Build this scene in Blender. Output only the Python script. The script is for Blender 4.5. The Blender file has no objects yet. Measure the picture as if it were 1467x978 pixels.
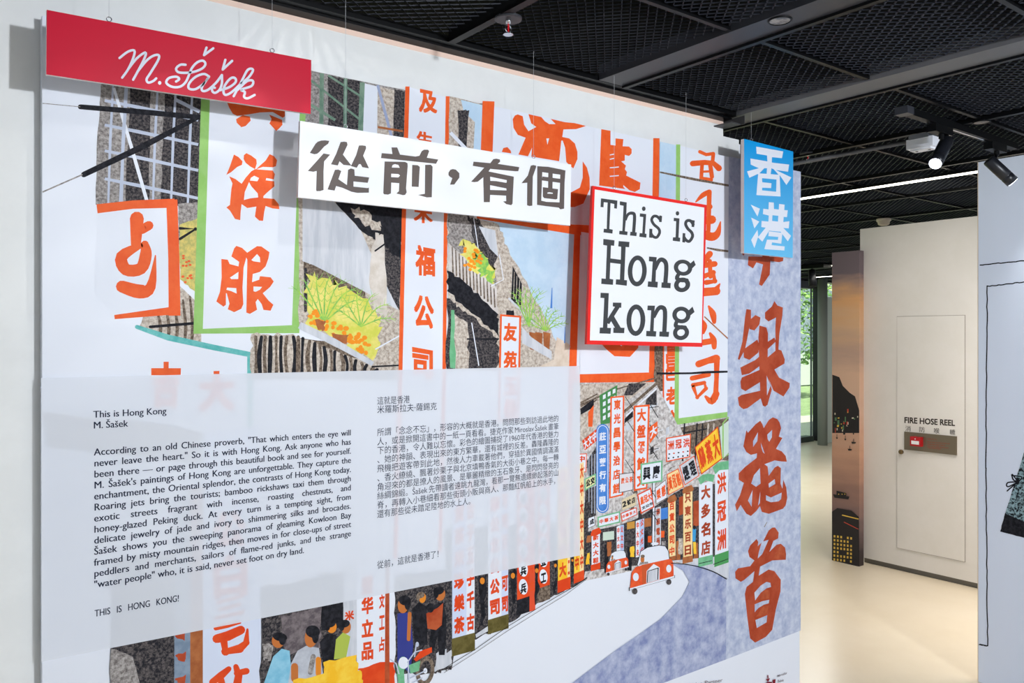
import bpy, bmesh, math, random
from mathutils import Vector
from mathutils.geometry import tessellate_polygon
random.seed(7)
SC = bpy.context.scene
COL = SC.collection

# ------------------------------------------------------------------ camera
F = 1172.0; CX = 733.5; HY = 483.0          # focal length, centre column and horizon row in photo pixels
YAW = math.radians(53.0)
EYE = Vector((0.0, -2.5, 1.95))
AX = Vector((math.cos(YAW), math.sin(YAW), 0)); RT = Vector((math.sin(YAW), -math.cos(YAW), 0))
cam = bpy.data.cameras.new('camera'); camo = bpy.data.objects.new('camera', cam); COL.objects.link(camo)
camo.location = EYE; camo.rotation_euler = (math.radians(90), 0, YAW - math.radians(90))
cam.sensor_width = 36; cam.lens = 36 * F / 1467; cam.shift_y = -(489 - HY) / 1467
cam.clip_start = 0.05; cam.clip_end = 200
SC.camera = camo

# ------------------------------------------------------------------ world, lights, exposure
SC.view_settings.view_transform = 'Standard'; SC.view_settings.look = 'None'
SC.view_settings.gamma = 1; SC.view_settings.use_curve_mapping = False
SC.view_settings.exposure = -0.05
w = bpy.data.worlds.new('daylight'); SC.world = w; w.use_nodes = True
bg = w.node_tree.nodes['Background']; bg.inputs[0].default_value = (0.84, 0.91, 1.0, 1); bg.inputs[1].default_value = 0.8

def lamp(name, kind, loc, target, energy, color=(1, 1, 1), **kw):
    l = bpy.data.lights.new(name, kind); l.energy = energy; l.color = color
    for k, v in kw.items(): setattr(l, k, v)
    o = bpy.data.objects.new(name, l); COL.objects.link(o); o.location = loc
    o.rotation_euler = (Vector(target) - Vector(loc)).to_track_quat('-Z', 'Y').to_euler()
    return o
lamp('sun', 'SUN', (0, -10, 20), (4, 0, 0), 9, (1, .97, .9), angle=.01)
lamp('photographer_light', 'AREA', (2.1, -5.0, 2.75), (2.3, 0, 1.3), 172, (.88, .93, 1), shape='DISK', size=.2)
lamp('soft_fill_light', 'AREA', (1.8, -4.2, 2.9), (2.2, 0, 1.0), 26, (.86, .92, 1), shape='RECTANGLE', size=2.6, size_y=1.2)  # added fill behind the camera, a soft wash without a fixture
lamp('track_spot_light', 'SPOT', (1.04, -.90, 3.12), (1.6, 0, 1.5), 19, (1, .98, .95), spot_size=math.radians(150), spot_blend=.6, shadow_soft_size=.01)
lamp('wall_wash_light', 'SPOT', (5.2, .2, 2.93), (6.69, .5, 1.2), 60, (1, .95, .91), spot_size=math.radians(135), spot_blend=1.0, shadow_soft_size=.05)
lamp('hall_fill_light', 'AREA', (5.9, -.6, 2.93), (5.9, -.6, 0), 30, (1, .93, .86), shape='RECTANGLE', size=.9, size_y=1.6, spread=1.8)  # added warm fill over the hall, no fixture stands for it
lamp('far_hall_light', 'AREA', (9.6, 3.4, 2.93), (9.6, 3.4, 0), 130, (1, .97, .92), shape='RECTANGLE', size=2.5, size_y=1.6)
lamp('far_head_light', 'SPOT', (4.64, -.70, 2.73), (4.9, -1.5, .9), 9, (.95, .98, 1), spot_size=math.radians(110), spot_blend=.9, shadow_soft_size=.03)

# ------------------------------------------------------------------ materials
def lin(c):
    return tuple((v / 255 / 12.92) if v / 255 <= .04045 else ((v / 255 + .055) / 1.055) ** 2.4 for v in c)
MATS = {}
def mat(name, c, rough=.6, metal=0, c2=None, scale=20, lo=.4, hi=.6, detail=4, stretch=(1, 1, 1), bump=0, emit=0, alpha=1, coat=0, trans=0):
    if name in MATS: return MATS[name]
    m = bpy.data.materials.new(name); m.use_nodes = True; nt = m.node_tree; N = nt.nodes; L = nt.links
    p = N['Principled BSDF']
    p.inputs['Base Color'].default_value = (*lin(c), 1); p.inputs['Roughness'].default_value = rough
    p.inputs['Specular IOR Level'].default_value = .08 if name.startswith('ink_') else .15 if name.startswith(('black', 'caption')) else .22 if 'board' in name or name.startswith('sign') else .5
    p.inputs['Metallic'].default_value = metal; p.inputs['Coat Weight'].default_value = coat
    p.inputs['Alpha'].default_value = alpha; p.inputs['Transmission Weight'].default_value = trans
    if emit:
        p.inputs['Emission Color'].default_value = (*lin(c), 1); p.inputs['Emission Strength'].default_value = emit
    if c2 or bump:
        tc = N.new('ShaderNodeTexCoord'); mp = N.new('ShaderNodeMapping'); mp.inputs['Scale'].default_value = stretch
        nz = N.new('ShaderNodeTexNoise'); nz.inputs['Scale'].default_value = scale; nz.inputs['Detail'].default_value = detail; nz.inputs['Roughness'].default_value = .65
        L.new(tc.outputs['Object'], mp.inputs[0]); L.new(mp.outputs[0], nz.inputs[0])
        if c2:
            r = N.new('ShaderNodeValToRGB'); r.color_ramp.elements[0].position = lo; r.color_ramp.elements[1].position = hi
            r.color_ramp.elements[0].color = (*lin(c), 1); r.color_ramp.elements[1].color = (*lin(c2), 1)
            L.new(nz.outputs[0], r.inputs[0]); L.new(r.outputs[0], p.inputs['Base Color'])
        if bump:
            b = N.new('ShaderNodeBump'); b.inputs['Strength'].default_value = bump; b.inputs['Distance'].default_value = .01
            L.new(nz.outputs[0], b.inputs['Height']); L.new(b.outputs[0], p.inputs['Normal'])
    MATS[name] = m; return m

WHITE = mat('white_board', (230, 234, 243), .4)
WALL = mat('white_wall_paint', (232, 233, 231), .8, c2=(236, 237, 235), scale=6)
WALLW = mat('cream_wall_paint', (230, 227, 222), .8, c2=(233, 230, 226), scale=4)
BLACK = mat('black_metal', (9, 10, 12), .4)
BLACKM = mat('black_mesh_metal', (70, 73, 82), .4)
VOID = mat('black_void', (6, 6, 7), .95)
GREYB = mat('grey_beam_paint', (96, 97, 100), .5)
BEAMD = mat('dark_grey_beam', (48, 50, 56), .45)
CHROME = mat('chrome', (200, 200, 205), .15, metal=1)

# ------------------------------------------------------------------ helpers: objects
def mesh_obj(name, verts, faces, mats, parent=None, mi=None, smooth=False):
    me = bpy.data.meshes.new(name); me.from_pydata([tuple(v) for v in verts], [], faces)
    if not isinstance(mats, (list, tuple)): mats = [mats]
    for m in mats: me.materials.append(m)
    if mi: me.polygons.foreach_set('material_index', mi)
    if smooth: me.polygons.foreach_set('use_smooth', [True] * len(me.polygons))
    me.update()
    o = bpy.data.objects.new(name, me); COL.objects.link(o)
    if parent: attach(o, parent)
    return o
def attach(o, parent):
    o.parent = parent
    o.matrix_parent_inverse.identity()
    o.location = Vector(o.location) - Vector(parent.location)
class G:
    def __init__(s): s.v = []; s.f = []
    def box(s, a, b):
        n = len(s.v); (x0, y0, z0), (x1, y1, z1) = a, b
        s.v += [(x0,y0,z0),(x1,y0,z0),(x1,y1,z0),(x0,y1,z0),(x0,y0,z1),(x1,y0,z1),(x1,y1,z1),(x0,y1,z1)]
        s.f += [tuple(n + i for i in q) for q in ((0,3,2,1),(4,5,6,7),(0,1,5,4),(1,2,6,5),(2,3,7,6),(3,0,4,7))]; return s
    def lathe(s, a, b, prof, n=20):
        """profile [(t along a-b, radius)]"""
        a = Vector(a); b = Vector(b); d = b - a; z = d.normalized()
        x = z.orthogonal().normalized(); y = z.cross(x); base = len(s.v)
        for t, r in prof:
            for i in range(n):
                an = 2 * math.pi * i / n
                s.v.append(tuple(a + d * t + (x * math.cos(an) + y * math.sin(an)) * r))
        for k in range(len(prof) - 1):
            for i in range(n):
                j = (i + 1) % n; s.f.append((base + k*n + i, base + k*n + j, base + (k+1)*n + j, base + (k+1)*n + i))
        s.f.append(tuple(base + i for i in reversed(range(n)))); s.f.append(tuple(base + (len(prof)-1)*n + i for i in range(n)))
        return s
    def tube(s, a, b, r, n=10): return s.lathe(a, b, [(0, r), (1, r)], n)
    def path(s, pts, r, n=6):
        for i in range(len(pts) - 1): s.tube(pts[i], pts[i + 1], r, n)
        return s
    def ring(s, c, ax, R, r, n=14, m=6):
        z = Vector(ax).normalized(); x = z.orthogonal().normalized(); y = z.cross(x); b = len(s.v); c = Vector(c)
        for i in range(n):
            a = 2*math.pi*i/n; d = x*math.cos(a) + y*math.sin(a)
            for j in range(m):
                t = 2*math.pi*j/m; s.v.append(tuple(c + d*(R + r*math.cos(t)) + z*r*math.sin(t)))
        for i in range(n):
            for j in range(m):
                s.f.append((b+i*m+j, b+((i+1)%n)*m+j, b+((i+1)%n)*m+(j+1)%m, b+i*m+(j+1)%m))
        return s
    def build(s, name, m, parent=None, smooth=False, origin=None):
        v = s.v
        if origin is not None:
            o_ = Vector(origin); v = [Vector(p) - o_ for p in v]
        o = mesh_obj(name, v, s.f, m, None, smooth=False)
        if smooth:
            for p in o.data.polygons: p.use_smooth = len(p.vertices) == 4
        if origin is not None: o.location = origin
        if parent: attach(o, parent)
        return o
def tag(o, label=None, cat=None, group=None, kind=None):
    for k, v in (('label', label), ('category', cat), ('group', group), ('kind', kind)):
        if v: o[k] = v
    return o
def empty(name, loc, label=None, cat=None, group=None, kind=None):
    o = bpy.data.objects.new(name, None); COL.objects.link(o); o.location = loc; o.empty_display_size = .1
    return tag(o, label, cat, group, kind)
def copy_tree(o, delta, parent=None, label=None):
    c = o.copy(); COL.objects.link(c)
    if parent is None: c.location = Vector(o.location) + Vector(delta)
    else: c.parent = parent
    if label: c['label'] = label
    for ch in list(o.children): copy_tree(ch, delta, c)
    return c

# ------------------------------------------------------------------ helpers: flat print on real upright planes
def ray(px, py): return AX + RT * ((px - CX) / F) + Vector((0, 0, 1)) * ((HY - py) / F)
def on_y(y):
    def f(px, py):
        d = ray(px, py); return EYE + d * ((y - EYE.y) / d.y)
    f.n = Vector((0, -1, 0)); return f
def on_x(x):
    def f(px, py):
        d = ray(px, py); return EYE + d * ((x - EYE.x) / d.x)
    f.n = Vector((-1, 0, 0)); return f
def V(pt, ox=0, oy=0, s=1):
    return [(ox + p[0] / s, oy + p[1] / s) + tuple(q / s for q in p[2:]) for p in pt]
def catmull(pts, k=4):
    if len(pts) < 3: return pts
    P = [pts[0]] + list(pts) + [pts[-1]]; out = []
    for i in range(1, len(P) - 2):
        for j in range(k):
            t = j / k; out.append(tuple(.5 * ((2*b) + (c-a)*t + (2*a-5*b+4*c-d)*t*t + (3*b-a-3*c+d)*t**3) for a, b, c, d in zip(P[i-1], P[i], P[i+1], P[i+2])))
    out.append(tuple(pts[-1])); return out
class Print:
    """flat inks printed on one plane, later inks lie over earlier ones"""
    def __init__(s, name, plane, parent, clip=None, step=.000004, base=.0003):
        s.name, s.plane, s.parent, s.step, s.h = name, plane, parent, step, base; s.groups = {}; s.cur = name
        s.ox = s.oy = 0; s.s = 1
    def at(s, ox, oy, sc): s.ox, s.oy, s.s = ox, oy, sc; return s
    def into(s, n): s.cur = n; return s
    def lay(s): s.h += s.step; return s.h
    def emit(s, pts2, tris, m, h):
        g = s.groups.setdefault(s.cur, dict(v=[], f=[], mi=[], mats=[]))
        if m not in g['mats']: g['mats'].append(m)
        b = len(g['v']); k = g['mats'].index(m)
        for x, y in pts2: g['v'].append(s.plane(x, y) + s.plane.n * h)
        for t in tris: g['f'].append(tuple(b + i for i in t)); g['mi'].append(k)
    def cv(s, pts): return V(pts, s.ox, s.oy, s.s)
    def poly(s, pts, m, raw=False, h=None):
        p = pts if raw else s.cv(pts)
        tr = tessellate_polygon([[Vector((a[0], a[1], 0)) for a in p]])
        s.emit([(a[0], a[1]) for a in p], tr, m, h or s.lay())
    def rag(s, pts, m, n=4, amp=1.2, raw=False):
        """polygon with hand-painted uneven edges"""
        p = pts if raw else s.cv(pts); out = []
        for i in range(len(p)):
            a, b = p[i], p[(i + 1) % len(p)]
            for k in range(n):
                t = k / n; j = amp * (random.random() - .5) if k else 0
                out.append((a[0] + (b[0]-a[0])*t + j, a[1] + (b[1]-a[1])*t + amp*(random.random()-.5)*(k > 0)))
        s.poly(out, m, raw=True)
    def stroke(s, pts, w, m, smooth=False, cap=True, raw=False, h=None):
        """w = width or widths, in the same units as the points"""
        p = [tuple(q[:2]) for q in pts]
        if isinstance(w, (int, float)): w = [w] * len(p)
        q = [(a[0], a[1], ww) for a, ww in zip(p, w)]
        if smooth: q = catmull(q)
        q = q if raw else s.cv(q); h = h or s.lay()
        L, R = [], []
        for i in range(len(q)):
            a = q[max(i-1, 0)]; b = q[min(i+1, len(q)-1)]; dx, dy = b[0]-a[0], b[1]-a[1]; l = math.hypot(dx, dy) or 1
            nx, ny = -dy/l, dx/l; r = q[i][2] / 2
            L.append((q[i][0]+nx*r, q[i][1]+ny*r)); R.append((q[i][0]-nx*r, q[i][1]-ny*r))
        n = len(q); s.emit(L + R, [(i, i+1, n+i+1, n+i) for i in range(n-1)], m, h)
        if cap:
            for c in ((q[0], q[-1]) if smooth else q): s.disc(c[0], c[1], c[2]/2, c[2]/2, m, h, raw=True, n=10)
    def disc(s, x, y, rx, ry, m, h=None, raw=False, n=20, rot=0):
        if not raw: (x, y, rx, ry), = V([(x, y, rx, ry)], s.ox, s.oy, s.s)
        c, t = math.cos(rot), math.sin(rot); P = []
        for i in range(n):
            a, b = rx*math.cos(2*math.pi*i/n), ry*math.sin(2*math.pi*i/n); P.append((x + a*c - b*t, y + a*t + b*c))
        s.emit(P, [tuple(range(n))], m, (h + s.step*.45) if h else s.lay())
    def ring(s, x, y, rx, ry, ix, iy, m, rot=.06):
        (x, y), = s.cv([(x, y)]); k = s.s; n = 28; P = []; c, t = math.cos(rot), math.sin(rot)
        for (u, v) in ((rx/k, ry/k), (ix/k, iy/k)):
            for i in range(n):
                a, b = u*math.cos(2*math.pi*i/n), v*math.sin(2*math.pi*i/n); P.append((x + a*c - b*t, y + a*t + b*c))
        s.emit(P, [(i, (i+1) % n, n+(i+1) % n, n+i) for i in range(n)], m, s.lay())
    def glyph(s, txt, quad, m, bold=.02, raw=True, pad=0, h=None, fit=None):
        """fit text to the quad TL, TR, BR, BL (photo pixels)"""
        q = quad if raw else s.cv(quad)
        v, f = text_mesh(txt, min(bold, .012))
        if not v: return
        hh = h or s.lay(); e = max(bold - .012, 0) * .8
        x0 = min(a[0] for a in v); x1 = max(a[0] for a in v); y0 = min(a[1] for a in v); y1 = max(a[1] for a in v)
        for k, (dx, dy) in enumerate(((0, 0), (-e, -e), (e, e), (-e, e), (e, -e)) if e else ((0, 0),)):
            out = []
            for a in v:
                u = (a[0]+dx-x0)/(x1-x0 or 1); t = 1 - (a[1]+dy-y0)/(y1-y0 or 1)
                out.append(tuple((q[0][i]*(1-u)+q[1][i]*u)*(1-t) + (q[3][i]*(1-u)+q[2][i]*u)*t for i in (0, 1)))
            s.emit(out, f, m, hh + k*s.step*.1)
    def sign(s, quad, border, fill, bw, text='', ink=None, vert=True, bold=.03, margin=.12, gap=.16):
        s.poly(quad, border, raw=True) if border else None
        def B(u, t): return tuple((quad[0][i]*(1-u)+quad[1][i]*u)*(1-t) + (quad[3][i]*(1-u)+quad[2][i]*u)*t for i in (0, 1))
        W = math.hypot(quad[1][0]-quad[0][0], quad[1][1]-quad[0][1]); H = math.hypot(quad[3][0]-quad[0][0], quad[3][1]-quad[0][1])
        a, b = bw / W, bw / H
        if fill: s.poly([B(a, b), B(1-a, b), B(1-a, 1-b), B(a, 1-b)], fill, raw=True)
        n = len(text); h = s.lay()
        for i, ch in enumerate(text):
            if ch == ' ': continue
            if vert: u0, u1 = a+margin, 1-a-margin; t0, t1 = b+(1-2*b)*(i+gap)/n, b+(1-2*b)*(i+1-gap)/n
            else: u0, u1 = a+(1-2*a)*(i+gap)/n, a+(1-2*a)*(i+1-gap)/n; t0, t1 = b+margin, 1-b-margin
            s.glyph(ch, [B(u0, t0), B(u1, t0), B(u1, t1), B(u0, t1)], ink, bold, h=h)
    def finish(s):
        for n, g in s.groups.items():
            o = mesh_obj(n, g['v'], g['f'], g['mats'], None, g['mi'])
            if s.parent: attach(o, s.parent)
TXT = {}
def text_mesh(txt, bold=0., res=3):
    k = (txt, bold)
    if k in TXT: return TXT[k]
    c = bpy.data.curves.new('t', 'FONT'); c.body = txt; c.size = 1; c.resolution_u = res; c.offset = bold; c.fill_mode = 'FRONT'
    o = bpy.data.objects.new('t', c); COL.objects.link(o)
    me = bpy.data.meshes.new_from_object(o)
    v = [(p.co.x, p.co.y) for p in me.vertices]; f = [tuple(p.vertices) for p in me.polygons]
    bpy.data.objects.remove(o); bpy.data.curves.remove(c); bpy.data.meshes.remove(me)
    TXT[k] = (v, f); return TXT[k]
def advance(txt):
    """advance width of the text incl. side bearings, at size 1"""
    v, f = text_mesh(txt + '|', 0); return max(a[0] for a in v) if v else 0
HCAP = max(a[1] for a in text_mesh('H')[0])

# ================================================================== STRUCTURE
CZ = 3.0
tag(G().box((-6, -8, -.12), (18, 9.5, 0)).build('floor', mat('polished_cream_floor', (232, 218, 192), .26, c2=(237, 224, 200), scale=1.4, lo=.35, hi=.65)), kind='structure')
WALL_END = 3.31
tag(G().box((-4, .04, 0), (3.19, .2, 3.0)).box((3.19, .04, 0), (WALL_END, .2, 2.92)).build('wall_back', WALL), kind='structure')
tag(G().box((-4, .0385, 2.972), (3.19, .04, 2.99)).build('cove_glow_strip', mat('peach_cove_glow', (244, 214, 196), .7)), kind='structure')  # cove glow along the wall top, painted as a peach strip
tag(G().box((-4, -.012, 2.99), (3.19, .05, 3.03)).box((-4, -.045, 2.998), (3.19, -.012, 3.02)).build('trim_2', BLACK), kind='structure')
# wall with the hose reel cabinet
wl = G().box((6.692, -6, .045), (6.95, 1.356, 2.889)).build('wall_right', WALLW); tag(wl, kind='structure')
tag(G().box((6.715, -6, 0), (6.93, 1.33, .045)).build('baseboard_right', mat('grey_recess_metal', (112, 108, 100), .5)), kind='structure')
# far window wall
YW = 6.4
fw = empty('wall_far', (10, YW, 0), kind='structure')
FRAMEG = mat('dark_window_frame', (22, 25, 27), .4)
G().box((5, YW, 3.0), (18, YW+.2, 3.5)).build('header', mat('grey_header', (84, 92, 92), .6), fw)
G().box((5, YW-.05, 2.86), (13.76, YW+.12, 3.0)).build('frame', FRAMEG, fw)
G().box((5, YW-.05, 0), (13.76, YW+.12, .10)).build('frame', FRAMEG, fw)
for x in (5.0, 7.2, 9.4, 11.6): G().box((x, YW-.04, .1), (x+.08, YW+.08, 2.86)).build('mullion', FRAMEG, fw)
G().box((13.74, YW-.015, .1), (13.76, YW+.015, 2.86)).build('mullion', mat('grey_mullion', (90, 100, 102), .5), fw)
G().box((13.86, YW-.06, 0), (13.94, YW+.04, 3.0)).build('mullion', FRAMEG, fw)
GLASS = bpy.data.materials.new('window_glass'); GLASS.use_nodes = True
_n = GLASS.node_tree.nodes; _l = GLASS.node_tree.links; _n.clear()
_o = _n.new('ShaderNodeOutputMaterial'); _m = _n.new('ShaderNodeMixShader'); _t = _n.new('ShaderNodeBsdfTransparent'); _g = _n.new('ShaderNodeBsdfGlossy')
_t.inputs[0].default_value = (.86, .95, .92, 1); _g.inputs[1].default_value = .02; _m.inputs[0].default_value = .07
_l.new(_t.outputs[0], _m.inputs[1]); _l.new(_g.outputs[0], _m.inputs[2]); _l.new(_m.outputs[0], _o.inputs[0])
for x0, x1 in ((5.08, 7.2), (7.28, 9.4), (9.48, 11.6), (11.68, 13.86), (13.94, 17)):
    G().box((x0, YW+.02, .1), (x1, YW+.032, 2.86)).build('pane', GLASS, fw)
tag(G().lathe((13.41, 5.95, 0), (13.41, 5.95, 3.2), [(0, .085), (1, .085)], 28).build('round_column', mat('grey_column_paint', (136, 144, 138), .6), smooth=True),
    'slim grey round column beside the black window frame at the far end', 'column')
tag(G().box((13.56, 6.05, 0), (15.2, 6.1, 2.695)).build('display_panel', mat('pale_green_white', (214, 226, 216), .5)),
    'pale panel standing behind the sunset picture at the far windows', 'panel')
# outdoors
tag(G().box((-30, 9.5, -.3), (60, 60, -.05)).build('lawn', mat('lawn', (132, 146, 100), .9, c2=(156, 170, 120), scale=3)), kind='structure')
tag(G().box((5, 6.6, -.12), (30, 9.5, -.02)).build('terrace', mat('terrace_stone', (190, 190, 180), .8)), kind='structure')
LEAF = [mat('leaf_%d' % i, c, .6) for i, c in enumerate([(110, 150, 60), (140, 180, 84), (90, 130, 58), (170, 200, 110)])]
def shrub(x, y, z0, R, H, n, name, label, cat, group):
    g = dict(v=[], f=[], mi=[])
    for _ in range(n):
        a = random.random()*6.283; e = random.uniform(-.9, 1); rr = R*(1-.25*random.random())
        c = Vector((x + rr*math.cos(a)*math.sqrt(1-e*e), y + rr*math.sin(a)*math.sqrt(1-e*e), z0 + H/2 + e*H/2))
        d1 = Vector((random.gauss(0,1), random.gauss(0,1), random.gauss(0,1))).normalized()*random.uniform(.05, .12); d2 = d1.orthogonal().normalized()*d1.length*.5
        b = len(g['v']); g['v'] += [c-d1, c+d2, c+d1, c-d2]; g['f'].append((b, b+1, b+2, b+3)); g['mi'].append(random.randrange(4))
    r = empty(name, (x, y, -.05), label, cat, group)
    o = mesh_obj('foliage', g['v'], g['f'], LEAF, None, g['mi']); attach(o, r)
    G().tube((x, y, -.06), (x, y, z0 + H*.6), .06, 8).build('stem', mat('bark', (90, 76, 60), .9), r)
shrub(16.2, 10.4, .1, 1.0, 1.3, 2600, 'garden_shrub', 'bright green shrub low outside the far window', 'shrub', None)
shrub(19.0, 12.5, 1.4, 2.4, 4.2, 5200, 'garden_tree', 'leafy tree outside the far window above the shrub', 'tree', None)
shrub(23.5, 14.2, .8, 2.4, 4.6, 4200, 'garden_tree', 'leafy tree outside furthest right behind the column', 'tree', None)
tag(G().box((14, 17, 0), (40, 17.3, 1.3)).build('garden_wall', mat('pale_render', (214, 214, 206), .8)), 'pale low garden wall behind the trees outside the window', 'wall')

# ---- ceiling: expanded metal panels in a black grid, beams
ceil = empty('ceiling', (4, 0, CZ), kind='structure')
G().box((-8, -14, 3.5), (30, 6.6, 3.7)).build('slab', VOID, ceil)
def mesh_panel(lx, ly, LW=.05, SW=.021):
    v = []; f = []; rows = int(ly / SW); cols = int(lx / (LW / 2))
    for j in range(rows):
        y0 = (j + .5) * SW
        b = len(v)
        for i in range(cols + 1):
            up = ((i + j) % 2) * 2 - 1
            yy = y0 + up * SW * .5; xx = i * LW / 2
            v.append((xx, yy - .002, .0)); v.append((xx, yy + .0026, .0055))
        for i in range(cols):
            a = b + 2*i; f.append((a, a+2, a+3, a+1))
    return v, f
PV, PF = mesh_panel(.87, .63)
pm = bpy.data.meshes.new('mesh_panel'); pm.from_pydata(PV, [], PF); pm.materials.append(BLACKM); pm.update()
XG = [(-.25, -.22), (.66, .69), (1.565, 1.595), (2.29, 2.42), (3.18, 3.33), (4.185, 4.215)] + [(4.2 + .93*k - .015, 4.2 + .93*k + .015) for k in range(1, 14)]
YG = [-2.72, -2.05, -1.375, -.70, -.045, .62, 1.29, 1.96, 2.63, 3.3, 3.97, 4.64, 5.31, 5.98, 6.38]
for i in range(len(XG) - 1):
    x0, x1 = XG[i][1], XG[i+1][0]
    for j in range(len(YG) - 1):
        y0, y1 = YG[j] + .015, YG[j+1] - .015
        if x1 < 3.25 and y0 > -.1: continue
        if x0 > 6 and y1 < -.1: continue
        o = bpy.data.objects.new('mesh_panel', pm); COL.objects.link(o); o.location = (x0, y0, CZ + .012)
        o.scale = ((x1-x0)/.87, (y1-y0)/.63, 1)
        attach(o, ceil)
for i, (a, b) in enumerate(XG):
    ye = -.05 if b < 3.25 else 6.38
    if b - a > .05:
        G().box((a, -3.2, CZ - .002), (b, ye, CZ + .06)).build('ceiling_beam', GREYB if a > 3 else BEAMD, ceil)
        G().box((b, -3.2, CZ - .012), (b + .022, ye, CZ + .05)).build('beam_edge', BLACK, ceil)
    else:
        G().box((a, -3.2, CZ - .004), (b, ye, CZ + .05)).build('grid_bar', BLACK, ceil)
for y in YG:
    x0 = -.3 if y < -.1 else 3.33
    G().box((x0, y - .009, CZ + .004), (16.2, y + .009, CZ + .05)).build('grid_bar', BLACK, ceil)
G().box((3.12, -.06, 2.955), (3.2, .04, 2.96)).box((3.195, -.08, 2.955), (3.2, .05, 2.995)).build('bracket', mat('bracket_grey', (60, 60, 62), .5), ceil)

# LED light lines in the ceiling
LED = mat('led_light', (255, 250, 232), .4, emit=9)
def led(x, y0, y1, wd, label):
    t = empty('light_line', (x, (y0+y1)/2, 2.985), label, 'light', 'glowing ceiling light lines')
    G().box((x - wd, y0, 2.982), (x + wd, y1, 3.0)).build('housing', BLACK, t)
    G().box((x - wd*.6, y0+.01, 2.976), (x + wd*.6, y1-.01, 2.983)).build('diffuser', LED, t)
led(5.38, -1.2, 1.6, .03, 'long thin glowing light line in the ceiling above the display panels')
led(10.75, 3.6, 5.4, .035, 'short glowing light line far off near the windows')
led(12.6, 4.0, 5.6, .02, 'faint furthest light line by the window header')

# ================================================================== MURAL BOARD
BX0, BX1 = .315, 3.757
def board_x(px): return on_y(0)(px, 483).x
BX0 = board_x(60.5); BX1 = board_x(1145.5)
TOPZ = on_y(0)(760, 166.6).z
bd = empty('mural_board', ((BX0+BX1)/2, .02, 0), 'tall white board printed with a painted street scene of orange sign lettering', 'board')
G().box((BX0, 0, 0), (BX1, .039, TOPZ)).build('board', WHITE, bd)
P = Print('street_print', on_y(0), bd)
OR = mat('ink_orange', (236, 92, 40), .45, c2=(242, 104, 50), scale=14)
ORD = mat('ink_orange_deep', (222, 70, 32), .45, c2=(230, 84, 40), scale=14)
RUST = mat('ink_rust', (166, 64, 36), .5, c2=(184, 82, 52), scale=9)
RUST2 = mat('ink_rust_light', (188, 92, 56), .5, c2=(170, 70, 40), scale=16)
W0 = mat('ink_white', (230, 234, 243), .4)
GRN = mat('ink_light_green', (146, 196, 104), .5, c2=(158, 204, 120), scale=12)
GRN2 = mat('ink_leaf_green', (120, 186, 96), .5, c2=(176, 214, 90), scale=40)
SEA = mat('ink_sea_green', (108, 178, 130), .5, c2=(124, 190, 146), scale=25)
TEAL = mat('ink_teal', (88, 178, 176), .5, c2=(120, 196, 192), scale=30)
SKY = mat('ink_sky_blue', (188, 214, 235), .5, c2=(200, 222, 240), scale=12)
BLUE = mat('ink_blue', (72, 128, 206), .5, c2=(86, 142, 216), scale=20)
GRY = mat('ink_grey_wash', (104, 98, 96), .6, c2=(184, 178, 174), scale=110, lo=.36, hi=.64, detail=6)
GRY2 = mat('ink_dark_wash', (38, 38, 44), .6, c2=(118, 110, 108), scale=140, lo=.42, hi=.7, detail=6)
GRY3 = mat('ink_pale_wash', (196, 200, 208), .6, c2=(214, 216, 222), scale=10, stretch=(4, 1, .5))
TAN = mat('ink_tan_wash', (160, 144, 130), .6, c2=(216, 206, 194), scale=90, lo=.36, hi=.6, detail=6)
TAND = mat('ink_umber_wash', (84, 70, 60), .6, c2=(150, 134, 118), scale=110, lo=.4, hi=.64, detail=6)
BLK = mat('ink_black', (26, 27, 32), .6, c2=(44, 44, 50), scale=60)
INKB = mat('ink_line_black', (30, 30, 36), .6)
YEL = mat('ink_yellow', (248, 190, 44), .5, c2=(252, 210, 74), scale=18)
YGR = mat('ink_yellow_green', (214, 214, 90), .5, c2=(240, 226, 130), scale=16, detail=6)
FLW = mat('ink_flower_orange', (246, 150, 40), .5)
BRN = mat('ink_brown', (160, 92, 54), .5, c2=(182, 112, 68), scale=20)
PALEL = mat('ink_pale_line', (190, 198, 216), .5)
VIO = mat('ink_violet_wash', (122, 134, 180), .6, c2=(192, 198, 218), scale=14, lo=.34, hi=.66, detail=12)
COLM = mat('ink_column_wash', (154, 166, 198), .6, c2=(202, 208, 224), scale=20, lo=.32, hi=.62, detail=12)
CREAM = mat('ink_cream', (246, 214, 150), .5, c2=(250, 224, 170), scale=12)
SKIN = mat('ink_skin', (196, 116, 60), .5); SKIN2 = mat('ink_skin_light', (226, 138, 46), .5)
OLV = mat('ink_olive', (88, 80, 40), .6, c2=(110, 100, 56), scale=30)

# --- left building
P.rag([(146, 112), (290, 145), (286, 310), (252, 292), (137, 293), (139, 200)], GRY, 8, 2, raw=True)
for x0, x1, m in ((182, 216, GRY2), (232, 288, GRY2)):
    P.rag([(x0+4, 118), (x1, 130), (x1-3, 296), (x0-2, 293)], m, 8, 3, raw=True)
for y in (150, 185, 222, 262):
    P.stroke([(150, y-6), (200, y+4), (284, y+22)], [4, 5, 4], PALEL, raw=True, cap=False)
for x in (158, 176, 222, 248, 272):
    P.stroke([(x+4, 122), (x, 200), (x-3, 293)], [3, 4, 3], PALEL, raw=True, cap=False)
P.stroke([(163, 126), (188, 210), (211, 290)], [4, 5, 5], W0, raw=True, cap=False)
P.stroke([(181, 126), (176, 220), (173, 292)], [5, 4, 6], PALEL, raw=True, cap=False)
P.stroke([(250, 142), (286, 160)], 5, PALEL, raw=True, cap=False)
P.stroke([(115, 153), (200, 160), (286, 168)], [7, 8, 7], BLK, raw=True)
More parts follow.
